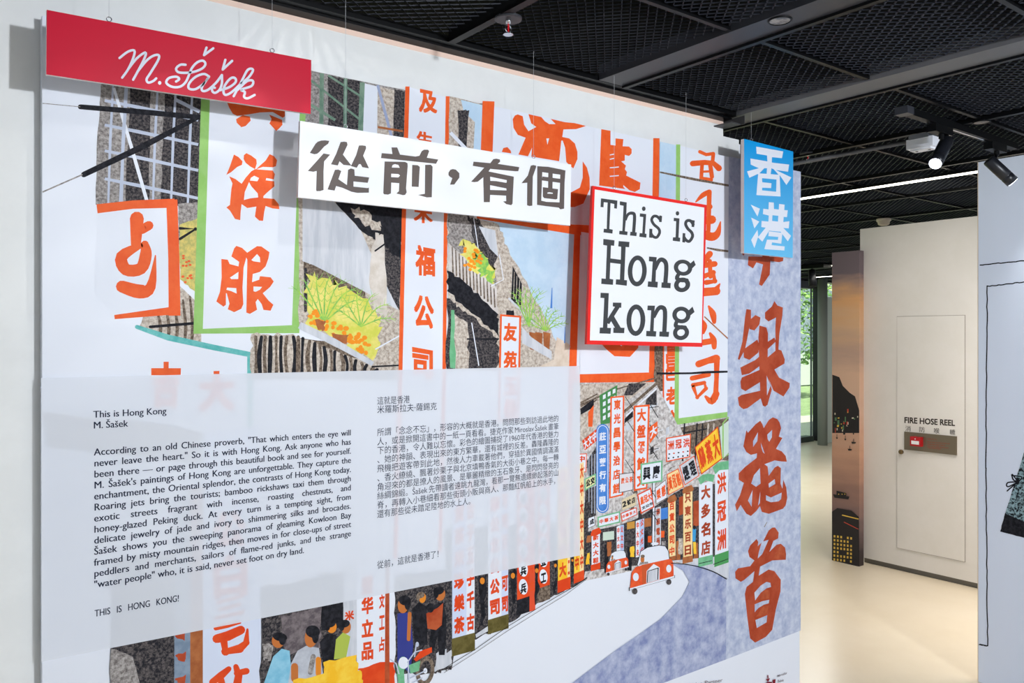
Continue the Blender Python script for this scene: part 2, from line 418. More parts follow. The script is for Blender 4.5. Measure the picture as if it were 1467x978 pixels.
P.stroke([(120, 250), (200, 212), (286, 167)], [8, 9, 6], BLK, raw=True)
P.stroke([(61, 148), (115, 153)], 1, GRY, raw=True, cap=False); P.stroke([(61, 275), (118, 250)], 2, GRY, raw=True, cap=False)
# plants and balcony between the frames
MY = mat('ink_muted_yellow', (186, 180, 110), .6, c2=(226, 206, 120), scale=60)
P.rag([(255, 292), (284, 290), (283, 345), (256, 350)], GRY, 6, 2, raw=True)
P.rag([(257, 322), (283, 312), (280, 418), (258, 400)], MY, 6, 2, raw=True)
for _ in range(14): P.disc(random.uniform(260, 276), random.uniform(365, 405), 2.2, 1.6, OR, n=7)
P.stroke([(258, 327), (280, 328), (258, 342)], [4, 5, 4], BLK, raw=True)
P.rag([(205, 452), (258, 410), (290, 440), (288, 512), (254, 500), (200, 470)], TAN, 6, 2, raw=True)
for x in (226, 238, 250, 262, 272):
    P.stroke([(x, 448-(x-226)*.5), (x+4, 470), (x+1, 496)], [3, 5, 3], TAND, raw=True, smooth=True)
P.stroke([(215, 468), (277, 463)], 4, BLK, raw=True)
# red cropped box sign
P.rag([(140, 302), (240, 297), (243, 440), (165, 450), (136, 420)], W0, 5, .6, raw=True)
P.stroke([(139, 299), (190, 293), (250, 291)], [13, 12, 13], OR, raw=True, cap=False)
P.stroke([(246, 286), (249, 370), (250, 452)], [16, 16, 17], OR, raw=True, cap=False)
P.stroke([(164, 454), (255, 444)], [6, 12], OR, raw=True, cap=False)
P.at(40, 270, 3.493)
P.stroke([(545, 150), (540, 280)], [70, 50], OR); P.stroke([(570, 205), (605, 185)], 46, OR)
P.stroke([(560, 285), (470, 340), (490, 405), (565, 400), (590, 330), (585, 280)], [30, 60, 60, 60, 60, 40], OR, smooth=True)
P.stroke([(470, 490), (560, 515), (615, 490), (638, 335)], [60, 70, 50, 6], OR, smooth=True)
# green framed sign
P.at(0, 0, 1)
P.poly([(288.4, 130), (439, 160), (428.7, 477), (277, 477.8)], GRN, raw=True); P.poly([(300.9, 130), (429.4, 160), (418.2, 465.6), (290.5, 470.9)], W0, raw=True)
P.at(270, 140, 4.89)
P.poly([(265,20),(285,70),(310,112),(340,127),(420,117),(500,103),(590,100),(660,140),(675,130),(675,40),(500,20)], OR)
P.poly([(380,122),(430,132),(436,160),(400,198),(370,206),(338,175),(333,150)], OR); P.poly([(565,118),(600,132),(655,155),(658,190),(635,215),(615,233),(585,200),(567,180),(582,150)], OR)
P.poly([(318,398),(350,415),(378,445),(374,470),(340,485),(300,520),(265,540),(290,480)], OR); P.poly([(405,388),(440,405),(475,432),(478,460),(466,500),(430,480),(400,455),(386,430),(388,402)], OR)
P.poly([(568,395),(600,410),(620,438),(612,480),(590,487),(520,484),(470,503),(500,475),(540,440)], OR)
P.poly([(285,550),(330,570),(372,602),(400,560),(440,515),(465,500),(590,510),(605,535),(598,572),(545,562),(540,578),(600,585),(602,620),(560,655),(525,688),(524,702),(600,708),(632,745),(636,780),(590,775),(540,758),(530,800),(522,862),(495,860),(465,832),(475,762),(412,772),(372,745),(365,800),(362,857),(325,848),(290,790),(265,768),(290,750),(300,640),(308,600)], OR)
P.poly([(437,560),(460,546),(494,562),(482,585),(430,580)], W0); P.poly([(424,590),(440,620),(485,670),(488,698),(430,705),(388,716),(394,660)], W0)
P.at(270, 330, 4.89)
P.poly([(335,108),(375,122),(410,155),(402,200),(386,260),(378,400),(384,515),(370,548),(320,572),(275,552),(287,512),(268,440),(262,440),(262,520),(245,534),(195,497),(220,430),(232,330),(230,200),(275,205),(288,235),(350,252),(355,220),(300,182),(320,125)], OR)
P.poly([(290,330),(350,290),(348,340),(300,341)], W0); P.poly([(270,400),(335,404),(337,442),(300,425),(265,415)], W0)
P.poly([(405,160),(480,110),(510,112),(567,152),(560,195),(540,252),(500,290),(450,305),(445,362),(495,345),(500,320),(575,328),(597,358),(572,395),(520,440),(560,490),(594,520),(575,562),(525,556),(512,515),(485,480),(470,502),(480,555),(430,584),(405,575),(408,400),(412,205),(402,185)], OR)
P.poly([(440,207),(480,165),(500,188),(503,223),(455,216)], W0); P.poly([(455,392),(515,395),(500,415),(470,430),(455,425)], W0)
# teal frame sign
P.at(40, 270, 3.493)
P.poly([(540, 690), (930, 790), (1105, 830), (1105, 1000), (60, 1000), (200, 700)], W0)
P.stroke([(545, 692), (700, 745), (930, 795), (1110, 830)], [20, 30, 28, 26], TEAL, cap=True)
P.stroke([(1112, 820), (1112, 1500)], 30, TEAL, cap=False)
# big lower left sign characters (partly under the caption film)
P.at(0, 0, 1)
P.glyph('吉', [(218, 520), (258, 520), (256, 582), (218, 582)], OR, .05); P.glyph('大', [(286, 534), (334, 532), (334, 586), (286, 588)], OR, .05)
P.rag([(380, 480), (575, 500), (573, 536), (363, 536), (363, 480)], TAND, 8, 2, raw=True)
P.at(420, 280, 3.407)
P.rag([(-204, 676), (0, 676), (390, 820), (520, 850), (520, 900), (-204, 900)], TAN, 8, 6)
for i in range(26):
    x = -185 + i*26 + random.uniform(-5, 5); top = 690 + max(0, (x-30))*.42
    P.stroke([(x, top), (x+random.uniform(-12, 12), (top+870)/2), (x+random.uniform(-6, 6), 890)], [16, random.uniform(10, 24), 18], BLK if i % 2 else TAND, smooth=True)
# buildings between the green sign and the orange column
P.at(0, 0, 1)
P.rag([(440, 100), (585, 130), (583, 200), (437, 175)], GRY, 8, 1.5, raw=True)
P.rag([(470, 108), (520, 118), (518, 196), (470, 190)], GRY2, 8, 2, raw=True)
P.poly([(521, 119), (541, 124), (541, 200), (520, 198)], W0, raw=True)
P.poly([(541, 124), (566, 129), (565, 203), (540, 200)], TAN, raw=True); P.rag([(565, 128), (580, 131), (578, 203), (563, 203)], GRY2, 5, 1, raw=True)
SG = mat('ink_sage', (104, 134, 116), .6, c2=(130, 156, 136), scale=30)
for a, b, ww in (((461, 105), (460, 195), 6), ((495, 112), (494, 195), 5), ((519, 118), (516, 198), 7), ((445, 115), (520, 175), 3), ((445, 150), (480, 172), 4), ((470, 108), (520, 140), 3)):
    P.stroke([a, b], ww, SG, raw=True, cap=False)
P.stroke([(541, 122), (562, 200)], 4, mat('ink_blue_grey', (160, 170, 200), .5), raw=True, cap=False)
P.stroke([(541, 182), (577, 188)], 3, BRN, raw=True, cap=False)
P.at(420, 280, 3.407)
P.rag([(20, -20), (535, 20), (525, 860), (390, 830), (30, 640)], TAN, 8, 4)
P.rag([(390, 180), (525, 230), (520, 560), (400, 330)], GRY2, 6, 5)
P.rag([(45, 310), (130, 350), (350, 460), (355, 560), (240, 520), (60, 400)], TAND, 6, 6)
P.poly([(45, 0), (180, 10), (330, 170), (400, 330), (515, 560), (350, 470), (100, 340), (45, 320)], GRY3)
P.rag([(175, 0), (540, 20), (525, 300), (430, 240), (340, 180)], BLK, 8, 5)
P.rag([(280, 60), (370, 80), (430, 150), (410, 170), (330, 120)], TAN, 5, 8)
P.rag([(400, 180), (440, 200), (460, 600), (400, 560), (370, 400)], mat('ink_tan_light', (206, 196, 184), .6, c2=(222, 214, 206), scale=20), 6, 4)
P.stroke([(400, 270), (525, 180)], 8, BLK); P.stroke([(60, 360), (60, 560)], 16, GRY2)
P.rag([(60, 380), (140, 400), (260, 440), (400, 560), (440, 640), (400, 790), (330, 770), (180, 690), (60, 620)], YGR, 6, 14)
def frond(cx, cy, r, n, a0, a1, m, wd=5):
    for i in range(n):
        a = a0 + (a1-a0)*i/(n-1); ex, ey = cx + r*math.cos(a), cy - r*math.sin(a)
        mx, my = cx + r*.6*math.cos(a+.12), cy - r*.62*math.sin(a) - r*.1
        P.stroke([(cx, cy), (mx, my), (ex, ey)], [wd, wd*.9, 1.5], m, smooth=True, cap=False)
        for t in (.35, .5, .65, .8):
            bx, by = cx + (ex-cx)*t, cy + (ey-cy)*t - r*.08
            for sg in (-1, 1):
                P.stroke([(bx, by), (bx + r*.2*math.cos(a+sg*.7), by - r*.2*math.sin(a+sg*.7))], [3, 1], m, cap=False)
frond(150, 620, 240, 7, .5, 2.3, GRN2, 7); frond(330, 640, 180, 6, .2, 2.6, GRN2, 6)
for i in range(60):
    t = random.random(); x = 80 + 300*t; y = 590 + 170*t + random.uniform(-50, 30)
    P.disc(x, y, random.uniform(8, 15), random.uniform(7, 12), FLW, n=7)
P.rag([(105, 605), (155, 610), (150, 660), (120, 655)], BRN, 4, 3); P.rag([(180, 670), (270, 680), (260, 725), (200, 700)], BRN, 4, 3)
P.stroke([(30, 632), (200, 715), (388, 822)], [34, 34, 22], GRY3, cap=False)
P.rag([(430, 690), (525, 640), (525, 850), (400, 825)], TAN, 6, 4); P.stroke([(400, 750), (525, 680)], 6, W0, cap=False)
P.stroke([(385, 835), (520, 828)], 8, BLK)
# orange edged narrow column
P.at(0, 0, 1)
P.poly([(583, 124), (642, 140), (636, 760), (566, 790), (571, 530)], W0, raw=True)
P.stroke([(583.5, 124), (578, 320), (573.5, 530), (566, 800)], [6, 6, 5.5, 5], OR, raw=True, cap=False)
P.stroke([(641, 138), (638, 330), (636, 530), (630, 790)], [5.5, 5.5, 5, 5], OR, raw=True, cap=False)
for ch, x, y, ww, hh in (('及', 613, 146, 25, 30), ('生', 608, 200, 22, 20), ('木', 606, 308, 26, 22), ('福', 609, 374, 27, 40), ('公', 607, 447, 27, 44), ('司', 605, 521, 28, 40)):
    P.glyph(ch, [(x-ww/2, y-hh/2-3), (x+ww/2, y-hh/2+2), (x+ww/2, y+hh/2+1), (x-ww/2, y+hh/2-1)], OR, .045)
# buildings and sky, upper right of it
P.rag([(644, 138), (692, 150), (690, 222), (642, 208)], TAN, 6, 1.5, raw=True)
P.poly([(660, 143), (692, 151), (689, 216), (678, 214), (680, 175), (664, 160)], SKY, raw=True); P.rag([(655, 158), (672, 158), (668, 212), (657, 212)], GRY2, 6, 2, raw=True)
P.stroke([(645, 190), (668, 214)], 5, W0, raw=True, cap=False)
P.poly([(706, 152), (940, 202), (932, 540), (831, 548), (826, 330), (684, 316), (690, 240)], W0, raw=True)
P.stroke([(699.5, 145), (697, 215), (694, 250)], 17, OR, raw=True, cap=False)
P.at(680, 140, 4.89)
P.poly([(265,150),(280,125),(300,117),(335,130),(345,190),(375,235),(430,205),(395,180),(375,115),(465,135),(490,165),(520,185),(565,185),(530,148),(635,172),(700,178),(778,198),(710,220),(620,222),(612,275),(660,285),(700,320),(718,380),(718,430),(690,495),(670,480),(640,450),(632,350),(615,300),(605,300),(590,445),(395,412),(400,350),(372,410),(305,398),(355,280),(300,260),(270,210)], OR)
P.poly([(500, 285), (520, 285), (508, 330)], W0)
P.poly([(188, 380), (200, 352), (228, 346), (250, 370), (255, 390)], OR)
P.poly([(755, 445), (785, 490), (803, 560), (805, 640), (760, 740), (700, 765), (600, 770), (600, 665), (675, 662), (735, 630), (755, 560)], OR)
P.poly([(885,220),(950,232),(950,330),(985,335),(985,285),(1040,290),(1035,340),(1080,342),(1098,360),(1098,390),(1080,408),(1050,400),(1050,440),(1025,446),(1058,475),(1050,500),(1065,520),(1060,545),(1160,595),(1155,640),(1120,660),(1060,640),(870,615)], OR)
for y in (395, 425, 485, 545): P.stroke([(945, y+6), (975 if y < 430 else 1008, y)], 7, W0, cap=False)
P.poly([(1040, 612), (1085, 650), (1070, 655), (1040, 625)], W0)
P.at(0, 0, 1)
P.stroke([(682, 316), (760, 326), (845, 330)], [12, 14, 15], OR, raw=True, cap=False)
P.stroke([(844, 478), (846, 480)], 2, W0, raw=True, cap=False)
P.stroke([(826, 330), (823, 430), (820, 528), (816, 800)], [10, 11, 11, 10], OR, raw=True, cap=False)
P.stroke([(940, 198), (937, 400), (934, 542)], [9, 9, 10], OR, raw=True, cap=False)
P.stroke([(826, 543), (940, 540)], [14, 14], OR, raw=True, cap=False)
P.poly([(850, 480), (915, 480), (914, 498), (902, 511), (880, 510), (868, 500)], OR, raw=True); P.poly([(878, 485), (896, 485), (890, 496)], W0, raw=True)
# balcony houses and pale sky in the middle
P.at(420, 280, 3.407)
P.poly([(880, 110), (1370, 190), (1345, 835), (1040, 840), (880, 500)], SKY)
P.rag([(755, 50), (1000, 140), (1050, 260), (1150, 450), (1290, 720), (1345, 725), (1345, 835), (750, 850)], TAN, 8, 5)
P.rag([(755, 60), (880, 100), (960, 250), (990, 450), (755, 250)], GRY, 8, 5)
P.rag([(850, 100), (910, 120), (1000, 290), (960, 380), (880, 230)], GRY2, 8, 5)
P.poly([(905, 150), (985, 170), (1000, 300), (960, 260)], GRY3)
P.rag([(755, 230), (985, 440), (1000, 580), (755, 360)], mat('ink_bone', (200, 192, 186), .6, c2=(218, 212, 208), scale=20), 6, 4)
for i in range(13):
    x = 775 + i*17; P.stroke([(x, 250+i*17), (x+4, 375+i*14)], [5, 8], TAND)
P.rag([(750, 365), (870, 450), (1000, 580), (1003, 690), (880, 580), (750, 465)], BLK, 8, 5)
P.rag([(750, 500), (850, 580), (1000, 700), (1000, 850), (750, 850)], GRY2, 8, 6); P.rag([(780, 580), (850, 620), (855, 850), (790, 850)], TAN, 6, 4)
P.stroke([(850, 700), (1000, 700)], 8, BLK); P.stroke([(870, 620), (905, 830)], 5, W0, cap=False); P.stroke([(880, 110), (905, 280)], 4, W0, cap=False)
P.rag([(770, 560), (785, 560), (790, 840), (765, 840)], SEA, 4, 3)
P.rag([(815, 225), (890, 235), (905, 290), (935, 300), (972, 370), (970, 432), (900, 385), (835, 300)], YGR, 6, 14)
P.rag([(880, 290), (935, 300), (972, 370), (970, 432), (915, 380)], GRN2, 6, 12)
for i in range(26): P.disc(830+random.random()*90, 245+random.random()*120, 9, 8, FLW, n=7)
P.stroke([(1005, 290), (1025, 410), (965, 442)], 4, W0)
P.poly([(1070, 345), (1115, 430), (1110, 550), (1062, 505)], BLK)
for k in range(3): P.stroke([(1078+k*13, 372+k*20), (1074+k*13, 505+k*15)], 3, TAN, cap=False)
P.stroke([(1050, 500), (1130, 580), (1190, 640)], [10, 8, 6], GRY3, cap=False); P.rag([(1040, 560), (1075, 560), (1075, 600), (1040, 590)], BLK, 3, 2)
frond(1150, 640, 190, 5, 1.2, 2.0, GRN2, 6); frond(1230, 660, 120, 8, .3, 2.9, GRN2, 5)
for x in (1150, 1180, 1218): P.poly([(x, 665), (x+36, 672), (x+30, 755), (x+5, 750)], BRN)
P.poly([(1115, 640), (1160, 690), (1260, 760), (1260, 800), (1115, 720)], GRY3); P.poly([(1285, 690), (1345, 725), (1345, 835), (1200, 835), (1270, 800)], mat('ink_sand', (214, 196, 176), .6, c2=(226, 212, 196), scale=20))
P.stroke([(1262, 450), (1258, 550)], [3, 10], BLUE, cap=False); P.stroke([(1325, 640), (1323, 720)], [2, 6], BLUE, cap=False)
P.at(0, 0, 1)
P.sign([(716, 450), (746, 452.5), (743, 600), (713, 604)], OR, W0, 2.6)
for ch, y in (('友', 476), ('苑', 516), ('玉', 553), ('器', 585)): P.glyph(ch, [(722, y-13), (740, y-12), (739, y+12), (721, y+12)], OR, .05)
P.poly([(832, 332), (844, 334), (842, 480), (831, 480)], W0, raw=True)
# light strip, green framed sign with big characters
P.poly([(945, 203), (968, 208), (966, 545), (938, 548)], SKY, raw=True)
P.rag([(938, 490), (954, 490), (954, 560), (936, 560)], TAND, 6, 1.5, raw=True)
P.sign([(949, 480), (973, 480), (971, 661), (949, 664)], OR, W0, 2)
for ch, y in (('昌', 508), ('邑', 533), ('老', 567), ('金', 600), ('銀', 632)): P.glyph(ch, [(954, y-12), (970, y-13), (969, y+11), (954, y+12)], OR, .05)
P.poly([(974, 209), (1044, 225), (1043, 591), (971, 600)], W0, raw=True)
P.stroke([(971, 207), (970, 400), (968.6, 606)], [6, 6, 6], GRN, raw=True, cap=False)
P.poly([(966, 609), (971, 599), (1043.5, 589.5), (1043.5, 597)], GRN, raw=True)
P.at(960, 200, 4.89)
P.stroke([(205, 85), (250, 105), (300, 98)], 24, OR); P.stroke([(300, 100), (295, 150)], 26, OR)
P.stroke([(155, 168), (240, 160), (300, 165), (338, 200)], [40, 36, 34, 44], OR); P.stroke([(222, 165), (215, 270)], 26, OR); P.stroke([(278, 175), (290, 260)], 30, OR)
P.stroke([(215, 225), (290, 222)], 16, OR); P.stroke([(215, 272), (285, 282)], 26, OR)
P.stroke([(178, 435), (225, 390), (272, 366)], [10, 34, 34], OR, smooth=True); P.stroke([(272, 366), (265, 640)], [34, 30], OR)
P.stroke([(230, 485), (275, 470)], [30, 40], OR); P.stroke([(220, 570), (290, 560)], [50, 60], OR)
P.stroke([(240, 665), (290, 680), (330, 655), (350, 575)], [60, 60, 44, 8], OR, smooth=True)
P.stroke([(235, 850), (275, 800)], [40, 44], OR); P.stroke([(240, 880), (310, 870)], 40, OR); P.stroke([(275, 850), (280, 960)], 30, OR)
P.stroke([(240, 955), (300, 930), (310, 990), (250, 1000)], 36, OR); P.stroke([(200, 1070), (320, 1060), (345, 1010)], [60, 60, 10], OR)
for a, b, ww in (((-75, 228), (408, 322), 18), ((255, 758), (408, 782), 17)):
    P.stroke([a, ((a[0]+b[0])/2, (a[1]+b[1])/2+3), b], [ww*.6, ww, ww*.8], TAND, cap=False)
P.at(940, 430, 5.15)
P.stroke([(385, 45), (415, 100), (425, 160)], [16, 48, 30], OR, smooth=True); P.stroke([(330, 150), (352, 190), (345, 240)], [30, 44, 20], OR, smooth=True)
P.stroke([(340, 312), (420, 298)], 44, OR); P.stroke([(395, 245), (420, 290), (425, 345)], [20, 44, 36], OR, smooth=True)
P.stroke([(310, 470), (380, 445), (440, 430)], [50, 46, 60], OR); P.stroke([(445, 435), (442, 580), (435, 720)], [44, 34, 40], OR)
P.stroke([(440, 690), (405, 745), (362, 710)], [50, 50, 20], OR, smooth=True); P.stroke([(262, 575), (385, 548)], [36, 34], OR)
P.stroke([(268, 625), (352, 608), (365, 650), (300, 715), (272, 640)], 30, OR)
P.stroke([(352, 120), (532, 288)], 9, BRN, cap=False); P.stroke([(0, 540), (250, 538), (380, 530), (532, 526)], [16, 14, 18, 14], BLK, cap=False)
# blue grey side column with rust characters
P.at(0, 0, 1)
P.poly([(1043.5, 224), (1146.5, 246), (1146.5, 902.6), (1039.5, 944)], COLM, raw=True)
P.at(1030, 340, 3.49)
P.poly([(125, -40), (135, 0), (128, 78), (120, 92), (105, 70), (110, 10)], RUST); P.poly([(125, -200), (330, -190), (330, -150), (125, -150)], RUST); P.poly([(210, -190), (250, -190), (250, 100), (215, 100)], RUST)
P.poly([(145,95),(320,97),(318,118),(298,124),(255,118),(252,185),(212,243),(198,235),(218,135),(185,125),(168,155),(142,138)], RUST)
for q in ([(135,358),(158,362),(158,410),(140,500),(128,560),(100,612),(92,608),(115,520),(128,400)],
          [(152,412),(180,388),(205,400),(200,435),(175,465),(150,458)],
          [(200,440),(235,450),(243,480),(240,680),(262,760),(240,838),(218,842),(205,800),(195,500)],
          [(275,318),(290,340),(317,350),(315,390),(300,480),(295,560),(280,565),(280,440),(283,400),(245,420),(228,405),(228,375),(262,345)],
          [(120,560),(190,510),(200,540),(195,575),(150,612),(122,600)], [(105,650),(180,612),(205,590),(205,640),(150,680),(112,688)],
          [(105,720),(112,700),(205,660),(208,720),(130,768),(108,755)], [(92,800),(110,787),(208,765),(212,800),(140,853),(120,858),(98,840)],
          [(236,525),(275,500),(282,520),(240,560)], [(240,600),(290,558),(310,565),(327,610),(325,630),(275,660),(298,700),(352,728),(350,750),(320,795),(270,765),(240,690)]):
    P.poly(q, RUST)
P.poly([(236, 690), (256, 740), (238, 790)], COLM)
P.at(1030, 580, 5.43)
P.poly([(160, 0), (235, 0), (190, 32), (165, 18)], RUST); P.poly([(335, 0), (370, 0), (355, 13)], RUST)
P.poly([(210,195),(222,215),(280,150),(318,122),(335,150),(345,178),(385,115),(415,95),(450,108),(468,135),(480,180),(462,245),(490,255),(440,340),(485,360),(515,395),(525,440),(480,438),(430,430),(350,460),(375,478),(383,550),(430,485),(455,472),(478,490),(475,610),(490,650),(497,580),(520,640),(528,720),(515,780),(495,805),(440,825),(385,845),(330,830),(315,785),(290,820),(245,862),(210,845),(190,815),(165,775),(135,825),(122,775),(160,700),(190,605),(150,580),(150,530),(200,480),(290,410),(292,375),(245,387),(210,365),(186,320)], RUST)
for q in ([(300,210),(295,280),(262,325),(262,280)], [(372,230),(410,192),(408,250),(388,285),(375,265)], [(322,290),(352,378),(338,365),(326,330)],
          [(315,490),(320,610),(285,635),(247,610),(268,545)], [(382,610),(430,575),(435,612),(385,642)], [(362,700),(400,718),(485,680),(480,730),(460,748),(400,755),(362,740)],
          [(258,660),(250,790),(222,742)], [(318,670),(315,760),(300,782)]): P.poly(q, COLM)
P.poly([(390, 560), (440, 485), (470, 490), (468, 600), (440, 600), (432, 575)], RUST2); P.poly([(385, 650), (450, 620), (480, 650), (400, 700)], RUST2)
P.stroke([(370, 910), (350, 945)], [5, 8], GRY)
P.at(1030, 740, 4.89)
P.poly([(260,155),(272,175),(268,205),(295,180),(275,250),(268,292),(300,260),(345,160),(306,172),(345,95),(370,75),(390,74),(415,110),(412,150),(378,168),(350,245),(400,195),(430,188),(460,215),(467,260),(465,300),(370,305),(285,348),(275,412),(345,368),(385,380),(430,440),(428,520),(395,650),(370,790),(325,840),(250,880),(215,850),(195,700),(178,540),(190,490),(235,455),(245,380),(175,440),(150,455),(112,430),(110,385),(130,360),(215,345),(245,305),(210,280),(200,240),(215,200)], RUST)
for q in ([(245,530),(290,480),(330,455),(358,462),(362,490),(330,500),(290,530),(250,585)], [(247,612),(300,590),(350,580),(345,605),(310,615),(270,640),(247,668)], [(252,722),(335,688),(330,738),(262,778)]): P.poly(q, COLM)
P.poly([(370, 290), (430, 195), (458, 220), (462, 295)], RUST2); P.poly([(255, 600), (320, 510), (355, 515), (350, 570), (300, 580)], RUST2); P.poly([(255, 700), (310, 625), (345, 625), (330, 680)], RUST2)
# street: road and blue wash
P.at(0, 0, 1)
P.poly([(958, 805), (1002, 810), (1025, 818), (1040, 829), (1039.5, 944), (945, 979.5), (700, 1085), (815, 981), (880, 932), (915, 908), (946, 886), (977, 854), (987, 833), (978, 817)], VIO, raw=True)
P.poly([(820, 548), (938, 547), (970, 608), (1043, 597), (1043, 829), (1003, 808), (958, 806), (830, 833), (815, 800)], mat('ink_facade_wash', (150, 142, 138), .6, c2=(222, 218, 216), scale=60, lo=.34, hi=.6, detail=6), raw=True)
for _ in range(46):
    x = random.uniform(834, 1000); y = random.uniform(600, 735) if x < 945 else random.uniform(660, 700); a = random.uniform(.3, .7)
    P.stroke([(x, y), (x+random.uniform(5, 12), y-a*8)], .8, random.choice([BLK, TAND, W0]), raw=True, cap=False)
for _ in range(26):
    x = random.uniform(834, 960); y = random.uniform(600, 735); P.poly([(x, y), (x+5, y-3), (x+5, y+7), (x, y+10)], random.choice([GRY2, TAND, GRY3]), raw=True)
P.poly([(831, 550), (936, 547), (860, 600), (831, 640)], TAN, raw=True)
for k in range(4):
    P.stroke([(831, 580+k*9), (880, 556+k*9+2), (936, 548+k*13-6)] if k < 1 else [(831, 572+k*5), (855, 560+k*4)], [3, 2, 2][:3 if k < 1 else 2], TAND, raw=True, cap=False)
P.stroke([(893, 590), (940, 549)], 4, TAND, raw=True, cap=False); P.stroke([(896, 596), (940, 556)], 2, W0, raw=True, cap=False); P.stroke([(894, 614), (940, 576)], 6, GRY3, raw=True, cap=False)
P.poly([(831, 585), (850, 571), (850, 583), (831, 594)], BLK, raw=True)
P.poly([(842, 590), (850, 580), (848, 611), (842, 611)], OR, raw=True)
P.poly([(858, 566), (884, 551), (880, 600), (872, 606), (860, 608)], mat('ink_window_green', (76, 140, 82), .5), raw=True)
for k in range(3):
    for j in range(4): P.poly([(863+k*7, 566+j*10-k*4), (867+k*7, 564+j*10-k*4), (867+k*7, 570+j*10-k*4), (863+k*7, 572+j*10-k*4)], W0, raw=True)
P.poly([(900, 549), (925, 549), (905, 566), (893, 566)], GRY2, raw=True)
P.poly([(925, 572), (940, 558), (940, 580), (924, 579)], GRY2, raw=True); P.poly([(894, 600), (906, 588), (906, 597), (894, 606)], BLK, raw=True)
P.poly([(974, 612), (1043, 598), (1043, 660), (990, 650)], TAND, raw=True)
for x in (998, 1006, 1014, 1022, 980): P.stroke([(x, 606), (x-3, 660)], 2.2, BLK if x < 1010 else TAN, raw=True, cap=False)
P.stroke([(978, 620), (1012, 614)], 2, BLK, raw=True, cap=False); P.poly([(1030, 612), (1043, 602), (1043, 648), (1034, 658)], mat('ink_pale_green', (206, 222, 210), .5), raw=True)
P.stroke([(1043, 597), (1035, 606), (1035, 656), (1043, 650)], 2, GRN, raw=True, cap=False)
P.poly([(840, 660), (853, 640), (853, 680), (842, 682)], GRY2, raw=True); P.poly([(838, 700), (853, 696), (853, 738), (836, 744)], GRY2, raw=True)
for x in (843, 847, 851): P.stroke([(x, 650), (x, 735)], .9, PALEL, raw=True, cap=False)
# shopfront dark zone
P.rag([(834, 762), (886, 752), (912, 742), (956, 712), (975, 700), (1043, 690), (1043, 800), (1003, 805), (958, 804), (860, 815), (836, 818)], GRY2, 6, 1, raw=True)
for x, y, h_, m in ((841, 800, 16, YEL), (868, 800, 40, BLK), (872, 786, 20, BRN), (901, 800, 34, BLK), (905, 790, 14, YEL), (930, 772, 9, OR), (924, 775, 30, BLK), (936, 770, 18, GRY), (948, 765, 9, OR), (950, 790, 30, GRY), (971, 790, 30, BRN), (974, 782, 22, TAN), (996, 790, 24, BRN)):
    P.rag([(x-3, y-h_/2), (x+3, y-h_/2-1), (x+3, y+h_/2), (x-3, y+h_/2)], m, 3, 1.5, raw=True)
for x, y, ww, hh, m in ((840, 772, 12, 10, BRN), (871, 767, 16, 12, mat('ink_mint', (206, 222, 206), .5)), (903, 752, 11, 10, mat('ink_ochre', (204, 150, 70), .5)), (951, 735, 10, 16, BLUE), (927, 748, 10, 12, BRN), (975, 724, 6, 26, RUST2), (997, 735, 9, 36, RUST2)):
    P.poly([(x-ww/2, y-hh/2+1), (x+ww/2, y-hh/2-1), (x+ww/2, y+hh/2-1), (x-ww/2, y+hh/2+1)], m, raw=True)
P.stroke([(994, 757), (993, 775)], 5, mat('ink_azure', (70, 160, 214), .5), raw=True, cap=False); P.stroke([(994, 776), (995, 793)], 4, YEL, raw=True, cap=False); P.disc(994, 755, 2, 3, BLK)
P.poly([(958, 803), (1043, 795), (1043, 829), (1003, 809)], GRY3, raw=True)
P.into('signboard_print')
def pil(x0, x1, t0, t1, b0, b1, fill, txt, ink, cap=None, base=None, bh=12, ch=5, bold=.05, border=None):
    P.sign([(x0, t0), (x1, t1), (x1, b1), (x0, b0)], border or fill, fill, .01)
    n = len(txt); a = t0 + (ch if cap else 0); b = b0 - (bh if base else 0)
    hgt = (b-a)/max(n, 1); h = P.lay(); m = (x1-x0)*.18; sl = (b1-b0)/(x1-x0)
    for i, c in enumerate(txt):
        y0 = a + hgt*(i+.14); y1 = a + hgt*(i+.84)
        P.glyph(c, [(x0+m, y0), (x1-m, y0+(x1-x0)*sl*.6), (x1-m, y1+(x1-x0)*sl*.6), (x0+m, y1)], ink, bold, h=h)
    if cap: P.poly([(x0-1.5, t0+ch), (x0+1, t0-1), (x1-1, t1-2), (x1+2, t1+ch-1), (x1+.5, t1+ch+2), (x0, t0+ch+3)], cap, raw=True)
    if base: P.poly([(x0-1, b0-bh), (x1+.5, b1-bh), (x1+.5, b1), (x0-1, b0)], base, raw=True)
LB = mat('ink_light_blue', (176, 200, 234), .5)
pil(846.7, 858.7, 760, 757, 818, 814, W0, '新大大鞋', ORD, ORD, ORD, 9)
pil(882.6, 887.5, 754, 752, 789, 788, W0, '中大中', ORD); pil(887.5, 893, 752, 751, 788, 788, LB, '公文中', ORD)
pil(910, 915.5, 746, 744, 798, 797, W0, '中大中央', ORD); pil(915.5, 922, 744, 742, 797, 790, LB, '公文光中', ORD)
P.stroke([(936, 690), (935, 782)], 2.4, W0, raw=True, cap=False); P.stroke([(934, 690), (933.2, 780)], .8, BLK, raw=True, cap=False)
pil(938, 946, 727, 725, 783, 780, GRY3, '南華電器', RUST)
pil(956.5, 967, 712, 710, 804, 801, CREAM, '百貨公司中', ORD, BRN, BRN, 6)
pil(978, 991.2, 699, 696, 807, 804, CREAM, '只東乐百日', RUST, BRN, BRN, 9)
pil(1000.5, 1020, 693, 688, 812, 807, W0, '大多名店', RUST, None, SEA, 13)
